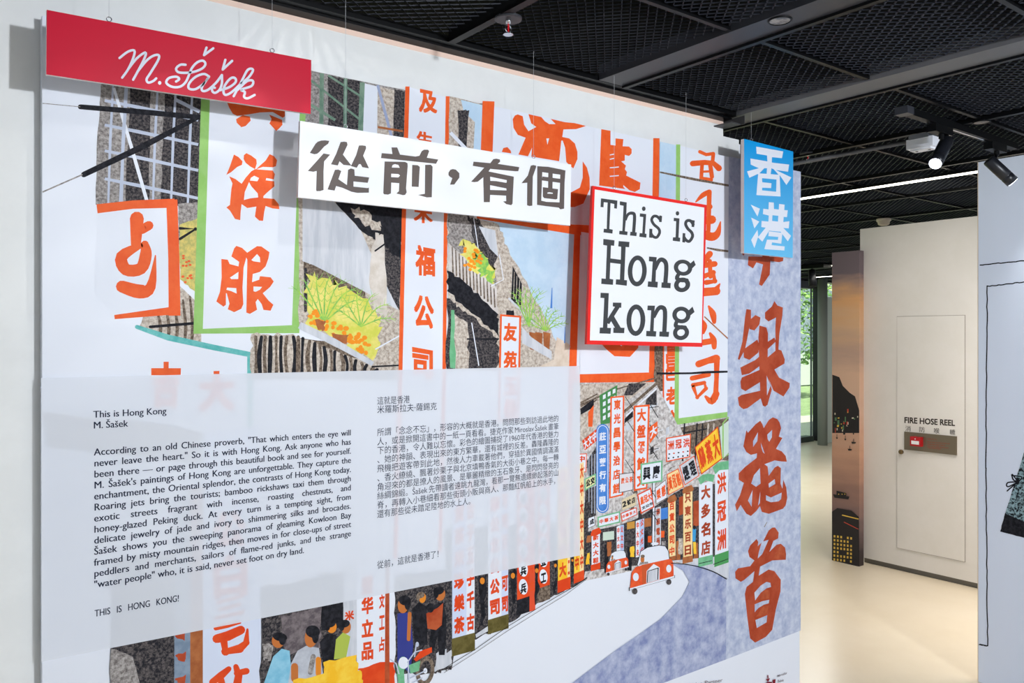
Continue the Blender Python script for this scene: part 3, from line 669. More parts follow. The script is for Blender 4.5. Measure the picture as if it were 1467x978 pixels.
P.poly([(999, 686), (1005, 680), (1014, 678), (1023, 680), (1021, 690), (1010, 688), (1003, 694)], SEA, raw=True)
pil(1023.5, 1042.5, 674, 672, 812, 805, W0, '洪冠洲', ORD, None, mat('ink_base_green', (80, 156, 90), .5), 17, bold=.04)
P.poly([(1020, 669), (1027, 662), (1043, 659.5), (1043, 672), (1030, 673), (1024, 679)], SEA, raw=True)
P.stroke([(1021, 808), (1042.5, 800)], 1, BLK, raw=True, cap=False); P.stroke([(1000, 807), (1019, 802.5)], 1, BLK, raw=True, cap=False)
RD = ORD
BKP = mat('ink_beige', (222, 206, 170), .5)
P.sign([(833, 631), (854, 614), (854, 631), (837, 645)], ORD, None, .1, '大文中', W0, False, .05, .1, .08)
P.sign([(825, 650), (840, 649), (839, 676), (825, 677)], OR, W0, 1.2, '中小', ORD, True, .05)
P.sign([(836.6, 685.6), (853, 677.6), (853, 693), (837, 702.8)], SEA, mat('ink_yellowish', (226, 222, 170), .5), 1.8, '公交', BLK, False, .07, .12, .08)
P.sign([(873.7, 568), (893.6, 566.4), (892, 709), (871.8, 713.8)], OR, W0, 2.2, '東光昌學治店餅', OR, True, .05, .16, .16)
P.sign([(906.9, 581), (930, 579), (926.5, 699.7), (907.4, 703)], OR, W0, 2.6, '大盤餐館文', OR, True, .05, .12, .12)
for k in range(6):
    a = 548 + k*30; P.stroke([(895, a+20), (908, a+40)], .9, BLK, raw=True, cap=False); P.stroke([(930, a+30), (942, a+50)], 1, BLK, raw=True, cap=False); P.stroke([(928, a+36), (943, a+34)], .9, BLK, raw=True, cap=False)
P.poly([(929, 612), (941, 603), (941, 621), (930, 635)], OR, raw=True); P.glyph('大', [(930, 614), (940, 607), (940, 620), (931, 628)], W0, .05)
caps = [(862.6 + 9*math.cos(a), 616 + 9*math.sin(a)) for a in [math.pi + i*math.pi/10 for i in range(11)]] + [(862.3 + 9*math.cos(a), 725 + 9.5*math.sin(a)) for a in [i*math.pi/10 for i in range(11)]]
P.poly(caps, BLUE, raw=True); P.stroke([(862.4+(x-862.4)*.82, 670+(y-670)*.965) for x, y in caps + caps[:1]], .9, W0, raw=True, cap=False)
for i, c in enumerate('莊亞藥行有限'): P.glyph(c, [(858, 620+i*18.3), (867, 619+i*18.3), (867, 630+i*18.3), (858, 631+i*18.3)], W0, .05)
P.sign([(886, 678.5), (906.5, 675.8), (906.5, 701.5), (886, 706)], GRY2, mat('ink_off_white', (226, 222, 226), .5), 1)
for i, c in enumerate('廣公茶'): P.glyph(c, [(889+i*6, 684.5-i), (893.5+i*6, 684-i), (893.5+i*6, 692-i), (889+i*6, 692.5-i)], OR, .05)
P.sign([(916.7, 664), (948.4, 659), (948, 689.4), (916.7, 694)], SEA, W0, 2.2, '興慶', BLK, False, .05, .14, .14)
P.sign([(953.3, 626.9), (989, 621), (987.7, 654.5), (953.3, 661.6)], OR, W0, 1.6)
for i, c in enumerate('洲冠洪'): P.glyph(c, [(956+i*11, 632-i*1.8), (964.5+i*11, 630.6-i*1.8), (964.5+i*11, 643-i*1.8), (956+i*11, 644.4-i*1.8)], ORD, .04)
for i in range(5): P.disc(958+i*6.6, 650-i*1.0, 1.4, 1, ORD if i % 2 else BLK); P.disc(957+i*6.8, 656-i*1.0, 1.2, 1.2, BLK)
P.sign([(994.4, 640.4), (1027.5, 610.3), (1034, 657), (1003.6, 679.6)], ORD, YEL, 1.5, '鷄蒸大', ORD, False, .05, .12, .1)
P.sign([(972.3, 666.7), (993.8, 652), (1001, 681), (980, 695)], OR, GRY3, 1.2, '經理', BLK, False, .05, .14, .12)
P.sign([(954.3, 679), (971, 670.4), (979, 697), (956.4, 709)], OR, CREAM, 1.2, '黃冠慈', OR, False, .05, .14, .08)
P.sign([(937.4, 699), (953, 686), (955, 712.8), (939, 722)], TAND, W0, .9, '榮慈', OR, False, .05, .18, .12)
P.sign([(911.8, 707.7), (931.7, 698), (936.6, 726), (917, 735.6)], ORD, W0, 1.8)
P.glyph('皇冠大', [(916, 712), (931, 704.5), (933, 715), (917, 723)], OR, .05); P.glyph('文公市', [(918, 726), (934, 718), (935, 722), (919, 730)], BLK, .05)
P.sign([(889, 715), (910.6, 705), (910.6, 723.6), (890, 731.6)], TAN, BKP, 1, '2號店', BLK, False, .05, .22, .1)
P.sign([(888, 734.7), (910.8, 726), (912.6, 736.5), (890, 747)], ORD, W0, 1.3, '中華茶大', ORD, False, .05, .2, .1)
P.sign([(855, 740), (887.5, 731.6), (887.5, 748), (855.6, 755.5)], SEA, W0, 1.8, '中華大茶', ORD, False, .05, .2, .12)
P.sign([(834.7, 744), (851, 738), (852, 752), (834.7, 760)], GRY2, W0, .8, '玉成', BLK, False, .05, .2, .12)
# taxis
P.into('taxi_print')
RDK = mat('ink_taxi_red', (228, 84, 44), .45, c2=(236, 100, 56), scale=40)
def car(ox, oy, k, drv=True):
    P.at(ox, oy, k)
    P.poly([(175, 560), (215, 400), (300, 350), (430, 325), (510, 335), (550, 400), (560, 490), (190, 580)], INKB)
    P.poly([(182, 560), (222, 405), (300, 358), (430, 333), (505, 343), (540, 400), (552, 490), (195, 575)], W0)
    P.poly([(95, 835), (115, 650), (160, 585), (300, 545), (570, 487), (600, 530), (605, 690), (430, 735), (110, 830)], RDK)
    P.poly([(230, 560), (330, 540), (440, 720), (240, 790)], mat('ink_taxi_shade', (206, 90, 50), .5))
    P.poly([(285, 775), (290, 630), (372, 548), (440, 590), (438, 730)], W0)
    P.poly([(290, 770), (298, 630), (430, 588), (425, 730)], INKB); P.poly([(300, 770), (308, 635), (418, 602), (413, 732)], GRY3)
    P.disc(163, 700, 34, 48, W0); P.disc(548, 603, 30, 45, W0)
    P.stroke([(90, 845), (350, 770), (615, 695)], [22, 20, 20], W0, cap=False); P.stroke([(85, 856), (350, 782), (618, 706)], 3, INKB, cap=False)
    P.stroke([(88, 825), (88, 860)], 8, INKB); P.stroke([(616, 680), (616, 708)], 6, INKB)
    P.disc(152, 866, 30, 36, GRY2); P.disc(550, 758, 28, 34, GRY2)
    if drv: P.disc(240, 495, 22, 48, SKIN); P.disc(243, 458, 24, 18, TAND); P.poly([(195, 565), (215, 530), (300, 520), (310, 540)], GRY)
    P.disc(385, 312, 44, 18, W0)
car(890, 740, 8.15)
car(861, 767, 15.8)
# left side of the street: pillars, figures
P.into('shopfront_print'); P.at(0, 0, 1)
P.rag([(160, 800), (250, 790), (250, 985), (158, 985)], GRY2, 8, 2, raw=True); P.rag([(60, 590), (250, 610), (365, 640), (365, 670), (70, 640)], GRY, 6, 3, raw=True)
P.rag([(159, 928), (190, 940), (200, 985), (157, 985)], GRY, 5, 3, raw=True)
P.poly([(250, 720), (272, 715), (272, 985), (249, 985)], mat('ink_slate_blue', (120, 138, 158), .6, c2=(140, 156, 174), scale=30), raw=True)
for y in (905, 935, 968): P.rag([(250, y+3), (266, y-3), (264, y+12), (254, y+9)], RUST, 3, 3, raw=True)
P.poly([(272, 700), (290, 698), (290, 985), (272, 985)], BRN, raw=True)
P.poly([(290, 620), (371, 610), (373, 985), (290, 985)], mat('ink_bluish_white', (214, 222, 240), .5), raw=True)
P.at(150, 860, 6.378)
P.stroke([(1010, 250), (1120, 220), (1230, 195)], [40, 50, 30], ORD); P.stroke([(1020, 345), (1120, 320), (1240, 265)], [80, 90, 80], ORD)
P.stroke([(1080, 330), (1100, 460), (1230, 435), (1290, 380), (1300, 260)], [70, 80, 80, 60, 20], ORD)
P.stroke([(980, 740), (1060, 680), (1130, 620)], [60, 70, 50], ORD); P.stroke([(1195, 600), (1220, 680), (1200, 800)], [50, 70, 80], ORD); P.stroke([(1200, 660), (1290, 640)], [50, 60], ORD)
P.stroke([(1060, 720), (1070, 800)], [60, 70], ORD)
P.at(0, 0, 1)
P.glyph('白', [(306, 800), (352, 792), (352, 850), (308, 856)], ORD, .05); P.glyph('三', [(308, 862), (350, 850), (348, 878), (308, 886)], ORD, .05)
P.glyph('公', [(305, 735), (350, 730), (350, 780), (308, 786)], ORD, .05)
P.at(360, 780, 4.89)
P.rag([(60, 300), (640, 200), (645, 968), (60, 968)], GRY2, 8, 6)
P.rag([(70, 690), (150, 700), (130, 810), (80, 800)], GRY, 5, 5)
P.rag([(200, 490), (490, 440), (480, 720), (230, 760)], mat('ink_plum_grey', (92, 84, 88), .6, c2=(130, 120, 122), scale=40), 6, 6)
P.rag([(485, 200), (645, 190), (645, 560), (490, 600)], BLK, 5, 4)
P.poly([(642, 150), (738, 140), (735, 780), (640, 800)], GRY3); P.glyph('米', [(650, 470), (715, 455), (715, 520), (655, 530)], ORD, .05, raw=False)
P.poly([(735, 130), (1000, 90), (1000, 820), (735, 880)], W0)
for c, y in (('豐', 230), ('华', 370), ('立', 530), ('品', 690)): P.glyph(c, [(770, y), (848, y-15), (848, y+105), (772, y+115)], ORD, .05, raw=False)
for c, y in (('文', 350), ('工', 500), ('占', 650)): P.glyph(c, [(893, y), (930, y-8), (928, y+85), (893, y+95)], ORD, .05, raw=False)
def fig(head, body, skin, cloth, hair, hw=38, hh=58, flip=1):
    P.poly(body, cloth); P.disc(head[0], head[1], hw, hh, skin, rot=.1); P.disc(head[0]+12*flip, head[1]-hh*.55, hw*1.15, hh*.6, hair, rot=.2*flip); P.disc(head[0]+30*flip, head[1]-hh*.1, hw*.55, hh*.7, hair)
AZ = mat('ink_light_azure', (124, 188, 216), .5, c2=(150, 204, 226), scale=20); LG = mat('ink_cloth_grey', (176, 180, 190), .5, c2=(196, 200, 208), scale=20); LM = mat('ink_lime', (176, 192, 84), .5); NV = mat('ink_navy', (58, 66, 140), .5)
fig((185, 670), [(140, 968), (85, 968), (150, 780), (210, 725), (265, 740), (285, 968)], SKIN, AZ, BLK, 45, 50, 1)
fig((415, 645), [(255, 968), (275, 830), (320, 740), (380, 705), (470, 720), (500, 900), (400, 968)], SKIN, LG, BLK, 44, 72, 1)
P.stroke([(300, 850), (300, 935)], 50, SKIN); P.stroke([(466, 800), (466, 900)], 38, SKIN2); P.stroke([(430, 780), (410, 890)], 36, GRY)
fig((560, 575), [(475, 680), (530, 620), (590, 630), (580, 800), (500, 830)], SKIN2, BLK, BLK, 34, 42, -1)
fig((660, 575), [(575, 800), (590, 660), (640, 610), (690, 640), (660, 790)], SKIN, LM, BLK, 34, 45, -1)
P.rag([(290, 945), (500, 900), (500, 820), (735, 768), (742, 880), (775, 885), (780, 990), (290, 990)], YEL, 5, 4)
P.rag([(735, 865), (930, 818), (1000, 812), (1002, 1000), (775, 1000), (770, 885)], ORD, 5, 4)
P.stroke([(950, 130), (948, 540), (948, 990)], [28, 30, 34], RUST2, cap=False)
P.poly([(965, 100), (1000, 95), (1008, 815), (975, 800)], W0)
P.rag([(1000, 230), (1405, 160), (1402, 860), (1290, 900), (1010, 900)], GRY2, 8, 5); P.rag([(1290, 760), (1402, 710), (1400, 840), (1280, 890)], GRY3, 5, 3)
fig((1060, 420), [(1020, 480), (1110, 470), (1130, 700), (1110, 900), (1020, 820)], SKIN, NV, BLK, 38, 58, 1); P.stroke([(1105, 480), (1098, 660)], 26, SKIN)
fig((1195, 370), [(1120, 450), (1170, 400), (1225, 430), (1230, 700), (1140, 700)], SKIN2, BLK, TAND, 24, 36, -1)
fig((1320, 345), [(1275, 420), (1340, 395), (1370, 540), (1350, 770), (1310, 770), (1300, 640), (1270, 760), (1240, 700)], SKIN, BLK, BLK, 34, 46, -1)
P.poly([(1222, 480), (1300, 440), (1340, 405), (1330, 560), (1290, 595), (1230, 585)], RUST2); P.disc(1250, 440, 26, 34, BLK)
for i in range(6): P.disc(1370+random.random()*20, 280+i*75, 16, 18, BLK, n=8)
# scooter
P.ring(1215, 880, 62, 105, 38, 72, TAND, .15); P.disc(1215, 880, 14, 20, W0)
P.stroke([(1060, 810), (1040, 880), (1050, 990)], [60, 50, 44], SEA); P.disc(1062, 825, 36, 42, W0); P.poly([(1100, 840), (1180, 810), (1170, 880), (1110, 900)], SEA)
P.poly([(1135, 800), (1180, 740), (1260, 715), (1262, 750), (1190, 790), (1150, 815)], ORD)
for q in ([(970, 800), (1010, 830), (1030, 900)], [(1090, 820), (1140, 750), (1190, 735)], [(1095, 820), (1100, 990)], [(1110, 930), (1215, 880)], [(1130, 960), (1190, 930)], [(1150, 700), (1140, 780)]): P.stroke(q, 9, PALEL)
P.disc(1158, 695, 12, 18, PALEL)
# pillars down the street
P.at(640, 740, 4.108)
P.rag([(-10, 80), (700, 20), (850, -100), (800, 370), (560, 500), (370, 620), (170, 720), (-5, 800)], GRY2, 8, 5)
P.poly([(165, 690), (240, 640), (240, 670), (170, 710)], GRY3)
def pillar(x0, x1, xs, t, b, sl, fill, base, bh, txt, ink, side, stxt, disc=None):
    s_ = sl/(x1-x0) if False else sl
    f = lambda x, y: (x, y - (x-x0)*s_)
    P.poly([f(x0, t), f(xs, t), f(xs, b), f(x0, b)], fill); P.poly([f(xs, t), f(x1, t), f(x1, b), f(xs, b)], side)
    P.poly([f(x0-2, b-bh), f(xs, b-bh), f(xs, b), f(x0-2, b)], base); P.poly([f(xs, b-bh), f(x1+2, b-bh), f(x1+2, b), f(xs, b)], base if base is not BLK else side)
    n = len(txt); H = (b-bh-t)/n; m = (xs-x0)*.16
    for i, c in enumerate(txt):
        y0, y1 = t + H*(i+.12), t + H*(i+.82)
        if disc: P.disc((x0+xs)/2, (y0+y1)/2-(xs-x0)*.3, (xs-x0)*.36, H*.44, W0, rot=-.1); m = (xs-x0)*.28; y0 += H*.08; y1 -= H*.1
        P.glyph(c, [f(x0+m, y0), f(xs-m, y0), f(xs-m, y1), f(x0+m, y1)], ink, .06, raw=False)
        if stxt: P.glyph(stxt[i % len(stxt)], [f(xs+3, y0), f(x1-3, y0), f(x1-3, y1), f(xs+3, y1)], ORD if side is not fill or fill is W0 else W0, .06, raw=False)
BW = mat('ink_blue_white', (206, 216, 240), .5)
pillar(28, 160, 112, -200, 820, .27, BW, OLV, 105, '百貨茶米珍樂茶', ORD, W0, '千古子五手')
pillar(240, 358, 318, -240, 690, .3, W0, OLV, 85, '南華公北公公司', ORD, BW, '公可司百')
pillar(410, 515, 483, -250, 580, .32, ORD, BLK, 92, '工美美大公兵兵', BLK, mat('ink_red_side', (226, 84, 52), .5), '主中', disc=1)
pillar(532, 602, 598, -260, 506, .34, ORD, TAND, 85, '奶如公金白豆工', BLK, ORD, '', disc=1)
pillar(650, 722, 706, -280, 446, .35, YEL, ORD, 70, '大公土云公大', ORD, CREAM, '中工')
pillar(745, 802, 778, -300, 392, .4, YEL, ORD, 58, '中六山公交中', ORD, CREAM, '大中')
for i, x in enumerate((205, 385, 525, 635, 735)):
    P.rag([(x-22+i*4, 345-i*28), (x+22-i*4, 335-i*28), (x+18-i*3, 560-i*60), (x-10, 640-i*60)], BLK, 4, 6)
    P.disc(x, 375-i*30, 14-i*2, 20-i*3, SKIN2)
P.stroke([(-20, 890), (160, 780), (360, 640), (515, 545), (640, 470), (760, 400), (822, 355)], [3, 3, 3, 3, 3, 4, 6], INKB, cap=False)
P.stroke([(-20, 915), (160, 800), (360, 665), (560, 540), (700, 455), (822, 362)], 2, GRY2, cap=False)
P.at(0, 0, 1)
P.stroke([(960, 806), (990, 809), (1020, 818), (1040, 829)], [1, 1.2, 1.4, 1.4], INKB, raw=True, cap=False, smooth=True)
# --- caption film and its text
P.into('caption_film')
FILM = mat('caption_film', (238, 242, 250), .35, alpha=.74)
P.h += .0002
P.poly([(58.8, 541), (829.5, 524), (829.5, 795), (59, 946.8)], FILM, raw=True)
P.h += .0002
P.into('caption_text')
TXI = mat('ink_text_slate', (34, 42, 62), .6)
def board_text(words, px0, py, px1, cap_px, bold=0., justify=True, squeeze=.93):
    """a line of text set on the board plane: baseline through photo point (px0, py), cap height in pixels there"""
    a = on_y(0)(px0, py); b = on_y(0)(px1, py); k = (on_y(0)(px0, py-cap_px).z - a.z) / HCAP; kx = k*squeeze
    ws = words.split(' '); adv = [advance(x)*kx - .07*kx for x in ws]; tot = sum(adv)
    if justify: gap = (b.x - a.x - tot) / max(len(ws)-1, 1)
    else: gap = .3*kx
    g = P.groups.setdefault(P.cur, dict(v=[], f=[], mi=[], mats=[TXI]))
    if TXI not in g['mats']: g['mats'].append(TXI)
    x = a.x; h = P.h
    for wd, ad in zip(ws, adv):
        v, f = text_mesh(wd, 0)
        for e in (-bold, bold) if bold else (0,):
            n = len(g['v']); g['v'] += [Vector((x + (p[0]+e)*kx, -h - e*.0001, a.z + p[1]*k)) for p in v]; g['f'] += [tuple(n+i for i in q) for q in f]; g['mi'] += [g['mats'].index(TXI)]*len(f)
        x += ad + gap
P.lay()
LN = ['According to an old Chinese proverb, "That which enters the eye will', 'never leave the heart." So it is with Hong Kong. Ask anyone who has',
 'been there — or page through this beautiful book and see for yourself.', "M. Šašek's paintings of Hong Kong are unforgettable. They capture the",
 'enchantment, the Oriental splendor, the contrasts of Hong Kong today.', 'Roaring jets bring the tourists; bamboo rickshaws taxi them through',
 'exotic streets fragrant with incense, roasting chestnuts, and', 'honey-glazed Peking duck. At every turn is a tempting sight, from',
 'delicate jewelry of jade and ivory to shimmering silks and brocades.', 'Šašek shows you the sweeping panorama of gleaming Kowloon Bay',
 'framed by misty mountain ridges, then moves in for close-ups of street', 'peddlers and merchants, sailors of flame-red junks, and the strange']
CAP = 9.8
_a = on_y(0)(134, 652); _b = on_y(0)(503, 652); _k = (on_y(0)(134, 652-CAP).z - _a.z)/HCAP
SQ = (_b.x-_a.x)/_k/max(sum(advance(x)-.07 for x in t.split(' ')) + .24*(len(t.split(' '))-1) for t in LN)
for i, t in enumerate(LN): board_text(t, 134, 652 + i*15.78, 503, CAP, .018, squeeze=SQ)
board_text('"water people" who, it is said, never set foot on dry land.', 134, 652 + 12*15.78, 436, CAP, .018, squeeze=SQ)
board_text('This is Hong Kong', 133, 598, 239, 9.6, .018, squeeze=SQ)
board_text('M. Šašek', 133, 613.5, 184, 9.6, .018, squeeze=SQ)
board_text('THIS IS HONG KONG!', 135, 882.6, 257, 9.6, .018, squeeze=.72)
CN = ['這就是香港', '米羅斯拉夫‧薩錫克', '所謂「念念不忘」，形容的大概就是香港。問問那些到訪過此地的', '人，或是掀開這書中的一紙一頁看看。捷克作家 Miroslav Šašek 畫筆',
 '下的香港，令人難以忘懷。彩色的繪圖捕捉了1960年代香港的魅力', '、她的神韻、表現出來的東方繁華，還有城裡的反差。轟隆轟隆的', '飛機把遊客帶到此地，然後人力車載著他們，穿插於異國情調滿滿',
 '、香火繚繞、飄著炒栗子與北京填鴨香氣的大街小巷之中。每一轉', '角迎來的都是撩人的風景、是華麗精緻的玉石象牙、是閃閃發亮的', '絲綢錦緞。Šašek 先帶讀者遠眺九龍灣，看那一覽無遺縹緲起落的山',
 '脊，再轉入小巷細看那些街頭小販與商人、那豔紅帆船上的水手，', '還有那些從未踏足陸地的水上人。', '從前，這就是香港了！']
CY = [578.5, 591, 623.6, 636.8, 649.6, 662.6, 675.6, 688.8, 701.8, 714.6, 727.8, 740.8, 813.5]
CE = [587, 626] + [800]*9 + [679, 634]
for t, y, e in zip(CN, CY, CE): board_text(t, 539, y, e, 8.4, squeeze=((on_y(0)(e, 600).x - on_y(0)(539, 600).x) / (advance(t)-.07)) / ((on_y(0)(539, y-8.4).z - on_y(0)(539, y).z)/HCAP)) if ' ' not in t else board_text(t.replace(' ', '\u2009'), 539, y, e, 8.4, squeeze=((on_y(0)(e, 600).x - on_y(0)(539, 600).x) / (advance(t.replace(' ', '\u2009'))-.07)) / ((on_y(0)(539, y-8.4).z - on_y(0)(539, y).z)/HCAP))
# footer
P.into('footer_print')
MAR = mat('ink_maroon', (128, 24, 44), .5); FG = mat('ink_footer_grey', (120, 110, 116), .6)
P.at(1040, 900, 12.54)
P.poly([(700, 905), (775, 885), (745, 950)], MAR); P.stroke([(738, 830), (740, 890)], 16, MAR, cap=False); P.poly([(700, 975), (740, 950), (810, 950), (815, 1010), (700, 1010)], MAR); P.poly([(828, 915), (875, 900), (870, 1010), (828, 1010)], MAR)
P.glyph('Miroslav', [(912, 830), (1080, 762), (1080, 812), (915, 868)], FG, .01, raw=False); P.glyph('Šašek', [(915, 915), (1030, 885), (1025, 940), (917, 965)], FG, .01, raw=False)
P.at(0, 0, 1); P.glyph('Exhibition Partner', [(972, 980), (1034, 970.5), (1034, 975.5), (972, 987)], FG, .0)
P.finish()

# ================================================================== HANGING SIGNS
SY = -.135                         # print face of the signs
wirem = mat('steel_wire', (200, 202, 206), .4)
def hang_sign(name, corners, label, face, back, wires, border=None, cat='sign', thick=.012):
    pl = on_y(SY); q = [pl(*c) for c in corners]; c0 = (q[2]+q[3])/2
    t = empty(name, (c0.x, SY, c0.z), label, cat)
    v = [p.copy() for p in q] + [p + Vector((0, thick, 0)) for p in q]
    o = mesh_obj('board', v, [(3, 2, 1, 0), (4, 5, 6, 7), (0, 1, 5, 4), (1, 2, 6, 5), (2, 3, 7, 6), (3, 0, 4, 7)], [back, face], None, [1, 0, 0, 0, 0, 0]); attach(o, t)
    for u in wires:
        p = q[0]*(1-u) + q[1]*u; p.y += thick/2
        G().ring(p + Vector((0, 0, .008)), (.3, 1, 0), .006, .0014).build('eye_hook', CHROME, t, True)
        G().tube(p + Vector((0, 0, .015)), (p.x, p.y, CZ + .01), .0005, 5).build('wire', wirem, t)
    pr = Print('lettering', on_y(SY), t, base=.0003, step=.00002)
    return t, pr
RED = mat('sign_red', (204, 22, 52), .32); SGW = mat('sign_white', (240, 242, 246), .35); SGB = mat('sign_blue', (30, 160, 222), .35)
SIDE = mat('foam_board_edge', (226, 222, 224), .6)
# red signature sign
_, S = hang_sign('red_sign', [(67, 14), (446, 86), (445, 163.2), (66.3, 106.5)], 'red hanging sign with white handwritten signature at upper left of the mural', RED, SIDE, (.205, .83))
S.at(160, 55, 6.668); IW = mat('sign_ink_pale', (222, 226, 238), .4)
SH = S.lay()
for q in ([(75, 188), (150, 130), (215, 115), (208, 180), (160, 290), (100, 375)], [(160, 290), (240, 190), (320, 135), (315, 185), (260, 295), (205, 395)],
          [(245, 320), (330, 215), (400, 165), (450, 162), (440, 215), (370, 330), (333, 390), (350, 422), (395, 408), (425, 382)],
          [(705, 252), (655, 252), (615, 290), (645, 325), (760, 325), (860, 290), (895, 245), (870, 213), (815, 230), (765, 285), (740, 345), (705, 420), (650, 462), (575, 462), (522, 425), (545, 380), (615, 366), (645, 388), (615, 412)],
          [(905, 88), (882, 160)], [(882, 160), (970, 95)], [(1085, 205), (1060, 298)], [(1060, 298), (1150, 215)],
          [(930, 365), (880, 340), (800, 368), (740, 430), (738, 478), (800, 485), (880, 430), (928, 368), (862, 465), (872, 503), (925, 488), (1000, 420), (1052, 350)],
          [(1052, 350), (1052, 430), (1030, 490), (988, 520), (960, 503), (962, 468), (985, 472)],
          [(1035, 495), (1120, 468), (1182, 420), (1178, 380), (1135, 382), (1080, 450), (1068, 515), (1092, 540), (1150, 510), (1225, 440)],
          [(1225, 440), (1310, 370), (1350, 300), (1300, 300), (1245, 400), (1165, 552)], [(1205, 490), (1290, 410), (1348, 405), (1335, 455), (1235, 490), (1272, 512), (1264, 558), (1300, 572), (1365, 540)]):
    S.stroke(q, 23, IW, smooth=True)
S.disc(458, 425, 16, 18, IW)
S.finish()
# white Chinese sign
_, S = hang_sign('white_sign', [(430, 173), (818.3, 235.6), (816.8, 323), (427, 282.5)], 'long white hanging sign with grey brown Chinese brush characters', SGW, SIDE, (.14, .835))
INKG = mat('sign_ink_umber', (98, 88, 84), .5)
S.at(425, 165, 6.114)
for q in ([(115,330),(165,250),(185,232),(215,222),(250,220),(285,225),(275,250),(240,275),(200,320),(180,337),(155,342)],
          [(235,335),(292,345),(240,405),(235,490),(235,655),(205,664),(175,665),(170,655),(175,488),(145,495),(97,488),(150,430)],
          [(385,235),(415,231),(440,235),(445,260),(405,345),(480,442),(410,435),(375,403),(360,440),(300,430),(345,340)],
          [(545,265),(575,264),(605,268),(608,290),(582,355),(633,465),(575,455),(560,428),(545,428),(525,460),(475,445),(520,350)],
          [(335,478),(365,476),(390,488),(365,560),(440,612),(450,478),(475,466),(505,475),(508,530),(635,545),(622,592),(497,580),(497,625),(620,638),(632,634),(632,678),(530,680),(480,670),(400,635),(345,620),(332,660),(270,650)],
          [(830,282),(880,282),(905,345),(1040,362),(1075,355),(1095,315),(1115,302),(1150,302),(1160,315),(1140,372),(1240,388),(1220,425),(738,375),(745,332),(838,340)],
          [(770,405),(950,409),(970,420),(972,445),(958,640),(963,675),(950,697),(930,700),(873,685),(895,665),(898,595),(828,590),(825,685),(800,695),(765,692),(758,680)],
          [(1012,435),(1060,438),(1078,452),(1068,628),(1007,625)], [(1125,435),(1175,433),(1190,450),(1183,718),(1140,720),(1062,698),(1122,688)]):
    S.poly(q, INKG)
for q in ([(832,458),(840,435),(860,428),(890,435),(902,460)], [(828,512),(890,515),(905,528),(890,545),(827,542)]): S.poly(q, SGW)
S.at(625, 190, 6.986)
S.poly([(122,400),(140,372),(165,364),(195,370),(230,405),(230,450),(180,518),(137,520),(160,455),(135,440),(122,425)], INKG)
S.poly([(372,290),(540,305),(570,265),(600,260),(635,268),(638,290),(615,312),(830,345),(820,385),(790,386),(540,362),(522,388),(775,440),(762,710),(750,725),(700,715),(668,688),(700,685),(698,630),(538,622),(535,695),(475,695),(470,445),(415,490),(380,495),(348,490),(480,350),(365,332)], INKG)
for q in ([(538,440),(705,475),(702,502),(600,485),(540,482)], [(538,525),(700,558),(702,578),(538,573)]): S.poly(q, SGW)
S.poly([(945,330),(970,324),(998,330),(998,345),(965,440),(960,730),(930,734),(908,725),(910,500),(852,505),(915,430)], INKG)
S.poly([(1010,335),(1120,342),(1250,368),(1292,378),(1283,500),(1278,760),(1240,767),(1225,750),(1100,735),(1008,722)], INKG)
S.poly([(1060,395),(1240,420),(1232,698),(1100,692),(1050,680)], SGW)
S.stroke([(1142, 398), (1140, 560)], 44, INKG, cap=False); S.stroke([(1058, 458), (1240, 482)], 40, INKG, cap=False)
S.poly([(1065,545),(1218,565),(1210,662),(1195,668),(1080,655),(1065,640)], INKG); S.poly([(1110,600),(1130,595),(1165,602),(1165,612),(1112,610)], SGW)
S.finish()
# square English sign
_, S = hang_sign('square_sign', [(849, 266), (1012.5, 293.5), (1006.2, 496.8), (840.5, 493)], 'square white hanging sign with red border and slab serif lettering', mat('sign_border_red', (238, 44, 40), .35), mat('edge_red', (226, 50, 46), .5), (.18, .81))
S.at(835, 255, 7.521)
S.poly([(128, 122), (1308, 318), (1278, 1775), (75, 1748)], SGW)
IK = mat('sign_ink_charcoal', (66, 68, 70), .5)
for q in ([(195,218),(372,242),(366,330),(336,325),(338,280),(298,270),(285,548),(322,556),(318,598),(222,585),(226,545),(256,548),(266,264),(225,260),(222,315),(190,312)],
          [(398,250),(472,262),(468,380),(452,572),(482,578),(478,615),(390,605),(393,568),(425,570),(438,298),(397,290)], [(512,578),(580,585),(577,625),(507,618)],
          [(615,380),(682,388),(668,598),(685,600),(683,642),(607,632),(612,592),(640,595),(650,420),(612,415)], [(825,402),(853,408),(848,475),(820,472)], [(716,545),(748,548),(745,645),(713,640)],
          [(980,428),(1040,435),(1030,640),(1048,643),(1045,685),(967,675),(970,638),(998,638),(1005,465),(977,462)], [(1175,452),(1205,457),(1198,528),(1170,525)], [(1075,592),(1103,595),(1100,695),(1070,690)],
          [(220,655),(340,670),(336,730),(302,726),(297,865),(408,880),(412,740),(380,735),(385,678),(502,688),(497,745),(460,742),(445,1098),(475,1100),(472,1160),(353,1145),(357,1090),(398,1093),(405,925),(295,912),(288,1085),(327,1092),(323,1150),(197,1140),(200,1080),(245,1085),(260,728),(218,720)],
          [(712,845),(795,852),(790,925),(782,1115),(807,1118),(803,1180),(697,1170),(702,1112),(738,1115),(752,900),(710,895)], [(848,1123),(947,1130),(943,1187),(845,1180)], [(1140,935),(1195,885),(1215,935),(1165,985)]):
    S.poly(q, IK)
S.stroke([(458, 455), (485, 392), (530, 378), (556, 410), (545, 595)], [24, 30, 34, 34, 34], IK, smooth=True, cap=False)
S.disc(655, 330, 20, 24, IK); S.disc(1018, 380, 19, 23, IK)
S.stroke([(835, 450), (800, 415), (762, 412), (740, 450), (765, 500), (815, 545), (825, 590), (795, 638), (755, 628), (730, 590)], 30, IK, smooth=True)
